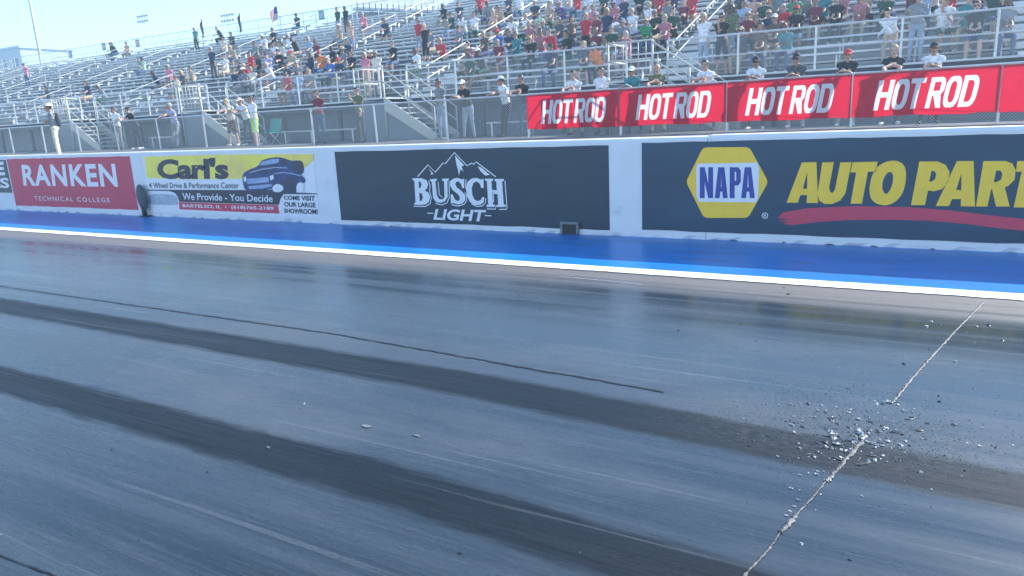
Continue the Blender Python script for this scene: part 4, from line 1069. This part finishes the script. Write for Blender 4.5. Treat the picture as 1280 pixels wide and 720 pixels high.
for px, py, shirt, pose in crowd:
    d = ray(px, py); hgt = {'s':.47+.38,'b':.95}.get(pose[0], 1.2)
    if pose.startswith('stand'): hgt = 1.2
    # chest height above the foot boards -> row
    dz_ = RISE/RUN; yo = .52 if pose[0] == 's' and not pose.startswith('stand') else .28
    t_ = (DZ+hgt-CAM_H-dz_*(RY+yo))/(d.z-dz_*d.y)
    Yh = d.y*t_; i = max(0, round((Yh-yo-RY)/RUN)); Xh = d.x*t_
    n = NLOW if Xh < XMID else NHIGH
    i = min(i, n-1); Y = rowy(i)+yo; X_ = d.x/d.y*Y
    seated = pose.startswith('sit')
    if seated:
        for xa in AISLES:
            if abs(X_-xa) < .85: X_ = xa+(.86 if X_ > xa else -.86)
    k = 0
    while any(i == a and abs(X_-b) < .50 for a, b in taken) and k < 8:
        X_ += .17; k += 1
    if any(i == a and abs(X_-b) < .44 for a, b in taken): continue
    if seated and any(abs(X_-xa) < .80 for xa in AISLES): continue
    if X_ > XR-.4: continue
    taken.append((i, X_))
    long = rnd.random() < .22; hd = 'none' if long else rnd.choice(('cap','cap','none','none','none','hat' if rnd.random() < .3 else 'cap'))
    hc_ = rnd.choice(('black','white','navy','red','grey','tan','dark grey')) if hd != 'none' else ''
    if hd == 'hat': hc_ = rnd.choice(('tan','cream'))
    hr_ = rnd.choice(('brown','brown','black','grey','blond'))
    sc_ = rnd.uniform(1.0,1.08) if seated else rnd.uniform(.98,1.06)
    loc = (X_, Y+.03, rowz(i)+(.474 if seated else .003))
    o = person(pose, loc, R(rnd.uniform(-18,18)), shirt, hair=hr_, head=hd, headcol=hc_, short=rnd.random() < .8, shorts=rnd.random() < .35, glasses=rnd.random() < .25, scale=sc_, long=long)
    what = {'sit_lap':'seated','sit_forward':'leaning forward','sit_turned':'half turned','sit_shade':'shading eyes','stand_down':'standing','stand_phone':'hand raised','bend':'bending'}[pose]
    placed.append((i, X_, o, what, shirt, hd, hc_))
ORD = ['zeroth','first','second','third','fourth','fifth','sixth','seventh','eighth','ninth','tenth','eleventh','twelfth','thirteenth','fourteenth','fifteenth','sixteenth','seventeenth','eighteenth','nineteenth','twentieth','twenty-first','twenty-second','twenty-third','twenty-fourth','twenty-fifth','twenty-sixth','twenty-seventh']
byrow = {}
for q in placed: byrow.setdefault((q[0], q[1] < XMID), []).append(q)
for (i, low), L_ in byrow.items():
    L_.sort(key=lambda q: q[1])
    for k, (_, _, o, what, shirt, hd, hc_) in enumerate(L_):
        o['label'] = f"person in {shirt} shirt, {what}, {ORD[k+1]} from left in {'low' if low else 'tall'} stand's {ORD[i+1]} row"
        o['category'] = 'person'; o['group'] = 'spectators on the grandstands'

# ------------------------------------------------------------------ torn joint and crumbs on the track
jt = empty('torn_joint', tuple(at_z(1110,505)), 'pale torn joint ridge crossing the track at the right', 'joint')
def jseg(pts, w, h, seed):
    P = [at_z(*p) for p in pts]
    o = ribbon('joint_ridge', [q-jt.location for q in P], w, .003, MAT['joint'], .42, jt, h, seed, .016, .14)
jseg([(1229,378),(1200,408),(1172,438)], .017, .004, 1)
jseg([(1172,438),(1150,462),(1128,488),(1116,503)], .019, .005, 2)
jseg([(1078,551),(1060,572),(1045,588)], .024, .006, 3)
jseg([(1045,588),(1032,602)], .020, .005, 6)
jseg([(1032,602),(1014,624),(995,644)], .010, .003, 7)
jseg([(976,666),(963,684)], .008, .003, 8)
jseg([(995,644),(986,655),(976,666)], .024, .008, 4)
jseg([(963,684),(952,696),(930,721),(915,738)], .013, .005, 5)
def crumb_mesh(k):
    rr = random.Random(100+k); b = MB(); M_ = Matrix.Diagonal((1,1,1,1)); b.ellipsoid(M_,7,5)
    vs = []
    for v in b.v:
        q = Vector(v); f = .65+.7*abs(noise.noise(q*1.7+V(k*5,k,0)))+rr.uniform(-.12,.12); q *= f*rr.uniform(.6,1.35); q.z = max(q.z*.8+rr.uniform(-.15,.15), -.25); vs.append(tuple(q))
    b.v = vs; return b.mesh('track_crumb')
crm = [crumb_mesh(k) for k in range(8)]
for me_ in crm: me_.materials.append(MAT['crumb'])
crmd = [crumb_mesh(k+20) for k in range(4)]
for me_ in crmd: me_.materials.append(MAT['crumbd'])
Z6 = [(40,25,5),(110,28,4),(180,28,8),(240,25,4),(345,65,7),(370,35,6),(395,62,4),(455,45,6),(530,75,6),(545,60,8),(200,100,6),(190,150,10),(205,198,8),(300,100,6),(330,105,7),(440,130,6),(425,190,8),(440,215,14),(445,235,12),(460,265,12),(430,290,9),(395,285,9),(485,300,9),(520,310,8),(545,300,9),(600,200,20),(615,222,16),(570,235,10),(590,180,10),(560,262,8),(640,250,8),(670,262,11),(700,275,7),(690,290,9),(735,275,9),(770,250,8),(840,270,8),(720,240,6),(345,430,8),(340,447,7),(238,290,6),(230,262,6),(330,345,8),(350,315,6),(235,450,7),(185,530,7),(240,545,6),(362,567,5),(230,602,7),(610,577,7),(655,640,4),(180,670,7),(155,695,7),(205,640,6),(650,370,8),(690,365,9),(735,335,7),(715,350,8),(670,320,6),(860,62,7),(700,30,9),(740,20,10),(775,15,12),(805,8,10),(825,28,7),(920,55,5),(105,340,7),(230,350,4),(395,485,8),(415,482,8),(430,465,7),(465,420,6),(380,430,6),(290,440,5),(870,315,4),(850,275,6)]
tot = 0
def crumb(px, py, s, dark=False):
    global tot
    p = at_z(px, py); dist = (p-Vector((0,0,CAM_H))).length; r_ = s/4.8*.5*dist/FPX*2.3
    o = bpy.data.objects.new('track_crumb', rnd.choice(crmd if dark else crm)); COL.objects.link(o)
    o.location = (p.x, p.y, r_*.18); o.rotation_euler = (0,0,rnd.uniform(0,6.3)); f = rnd.uniform(.6,1)
    o.scale = (r_*1.25, r_*f, r_*rnd.uniform(.5,.95)); tot += 1
    tag(o, 'small dark rubber crumb lying loose on the track' if dark else 'small pale crumb of torn surfacing lying near the joint', 'crumb', 'dark crumbs on the track' if dark else 'pale crumbs by the joint')
for x, y, s_ in Z6: crumb(950+x/4.8, 500+y/4.8, s_*1.3)
for k in range(26): crumb(1075+rnd.gauss(0,26), 548+rnd.gauss(0,13), rnd.uniform(5,13), rnd.random() < .55)
for k in range(22): crumb(rnd.uniform(1120,1280), 560+rnd.gauss(0,22), rnd.uniform(3,8), rnd.random() < .45)
for k in range(150):
    a = rnd.gauss(0,1); q = rnd.random()
    crumb(1085+rnd.gauss(0,72)-q*30, 543+rnd.gauss(0,26)+a*3, rnd.uniform(2,6.5), rnd.random() < .72)
for k in range(26):
    q = rnd.random(); crumb(1215-q*250+rnd.gauss(0,22), 400+q*270+rnd.gauss(0,18), rnd.uniform(2,5), rnd.random() < .35)
for x, y in ((926,405),(945,426),(1010,505),(1164,402),(1158,408),(1130,455),(1220,408),(1235,407),(1253,425),(1194,452),(335,560),(140,562),(575,692),(259,590),(1174,502),(1140,515),(980,360),(985,368),(848,413),(380,505),(1225,558),(1245,560),(1150,590),(1062,700),(1002,680)): crumb(x, y, rnd.uniform(6,10), rnd.random() < .6)
for k in range(30): crumb(rnd.uniform(0,1280), rnd.uniform(430,715), rnd.uniform(2,4), rnd.random() < .6)
for k in range(44):            # torn strips of rubber lying round the joint
    px = 1070+rnd.gauss(0,48); py = 545+rnd.gauss(0,20)+(px-1070)*.08; p = at_z(px, py)
    o = bpy.data.objects.new('rubber_strip', rnd.choice(crmd)); COL.objects.link(o); r_ = rnd.uniform(.012,.032)
    o.location = (p.x, p.y, .002); o.rotation_euler = (0,0,rnd.gauss(0,.6)); o.scale = (r_*rnd.uniform(.6,1.6), r_*rnd.uniform(.25,.6), r_*.22)
    tag(o, 'dark sliver of torn rubber lying by the joint', 'rubber strip', 'dark rubber slivers by the joint')
# two pale flattened scraps
for px, py, w, lb in ((458,533,.05,'pale flattened scrap between the two tyre marks, larger'),(521,545,.035,'pale flattened scrap between the two tyre marks, smaller and fainter')):
    p = at_z(px, py); vs = [(w*rnd.uniform(.6,1)*math.cos(k*.7), w*.45*rnd.uniform(.6,1)*math.sin(k*.7), .004) for k in range(9)]; vs += [(x*.8,y*.8,.0055) for x, y, z in vs]
    o = MB().add(vs, [tuple(range(9,18))]+[(k,(k+1) % 9,9+(k+1) % 9,9+k) for k in range(9)]).build('flattened_scrap', MAT['scrap']); o.location = p; tag(o, lb, 'scrap')
# loose grit round the torn joint, too fine to count
b = MB()
for k in range(2600):
    px = 1060+rnd.gauss(0,95); py = 535+rnd.gauss(0,32)+(px-1060)*.12
    p = at_z(px, py); r_ = rnd.uniform(.0012,.0042)
    b.add([(p.x-r_,p.y-r_*.6,.001),(p.x+r_,p.y-r_*.4,.001),(p.x,p.y+r_,.001),(p.x+r_*.2,p.y,r_*1.3)], [(0,1,3),(1,2,3),(2,0,3)])
o = b.build('grit', MAT['crumb']); tag(o, 'fine pale grit strewn round the torn joint', 'grit', kind='stuff')

# ------------------------------------------------------------------ thin haze volume added to imitate lens veil
HM = bpy.data.materials.new('lens_veil_haze'); HM.use_nodes = True; hn = HM.node_tree
hn.nodes.remove(hn.nodes['Principled BSDF']); pv = hn.nodes.new('ShaderNodeVolumePrincipled')
pv.inputs['Color'].default_value = (.55,.80,1,1); pv.inputs['Density'].default_value = .0027; pv.inputs['Anisotropy'].default_value = .35
hn.links.new(pv.outputs[0], hn.nodes['Material Output'].inputs['Volume'])
o = MB().box(-280,130,-40,130,-1.03,28).build('haze', HM); tag(o, 'thin bluish haze added for lens veil over the whole strip', 'haze', kind='stuff')
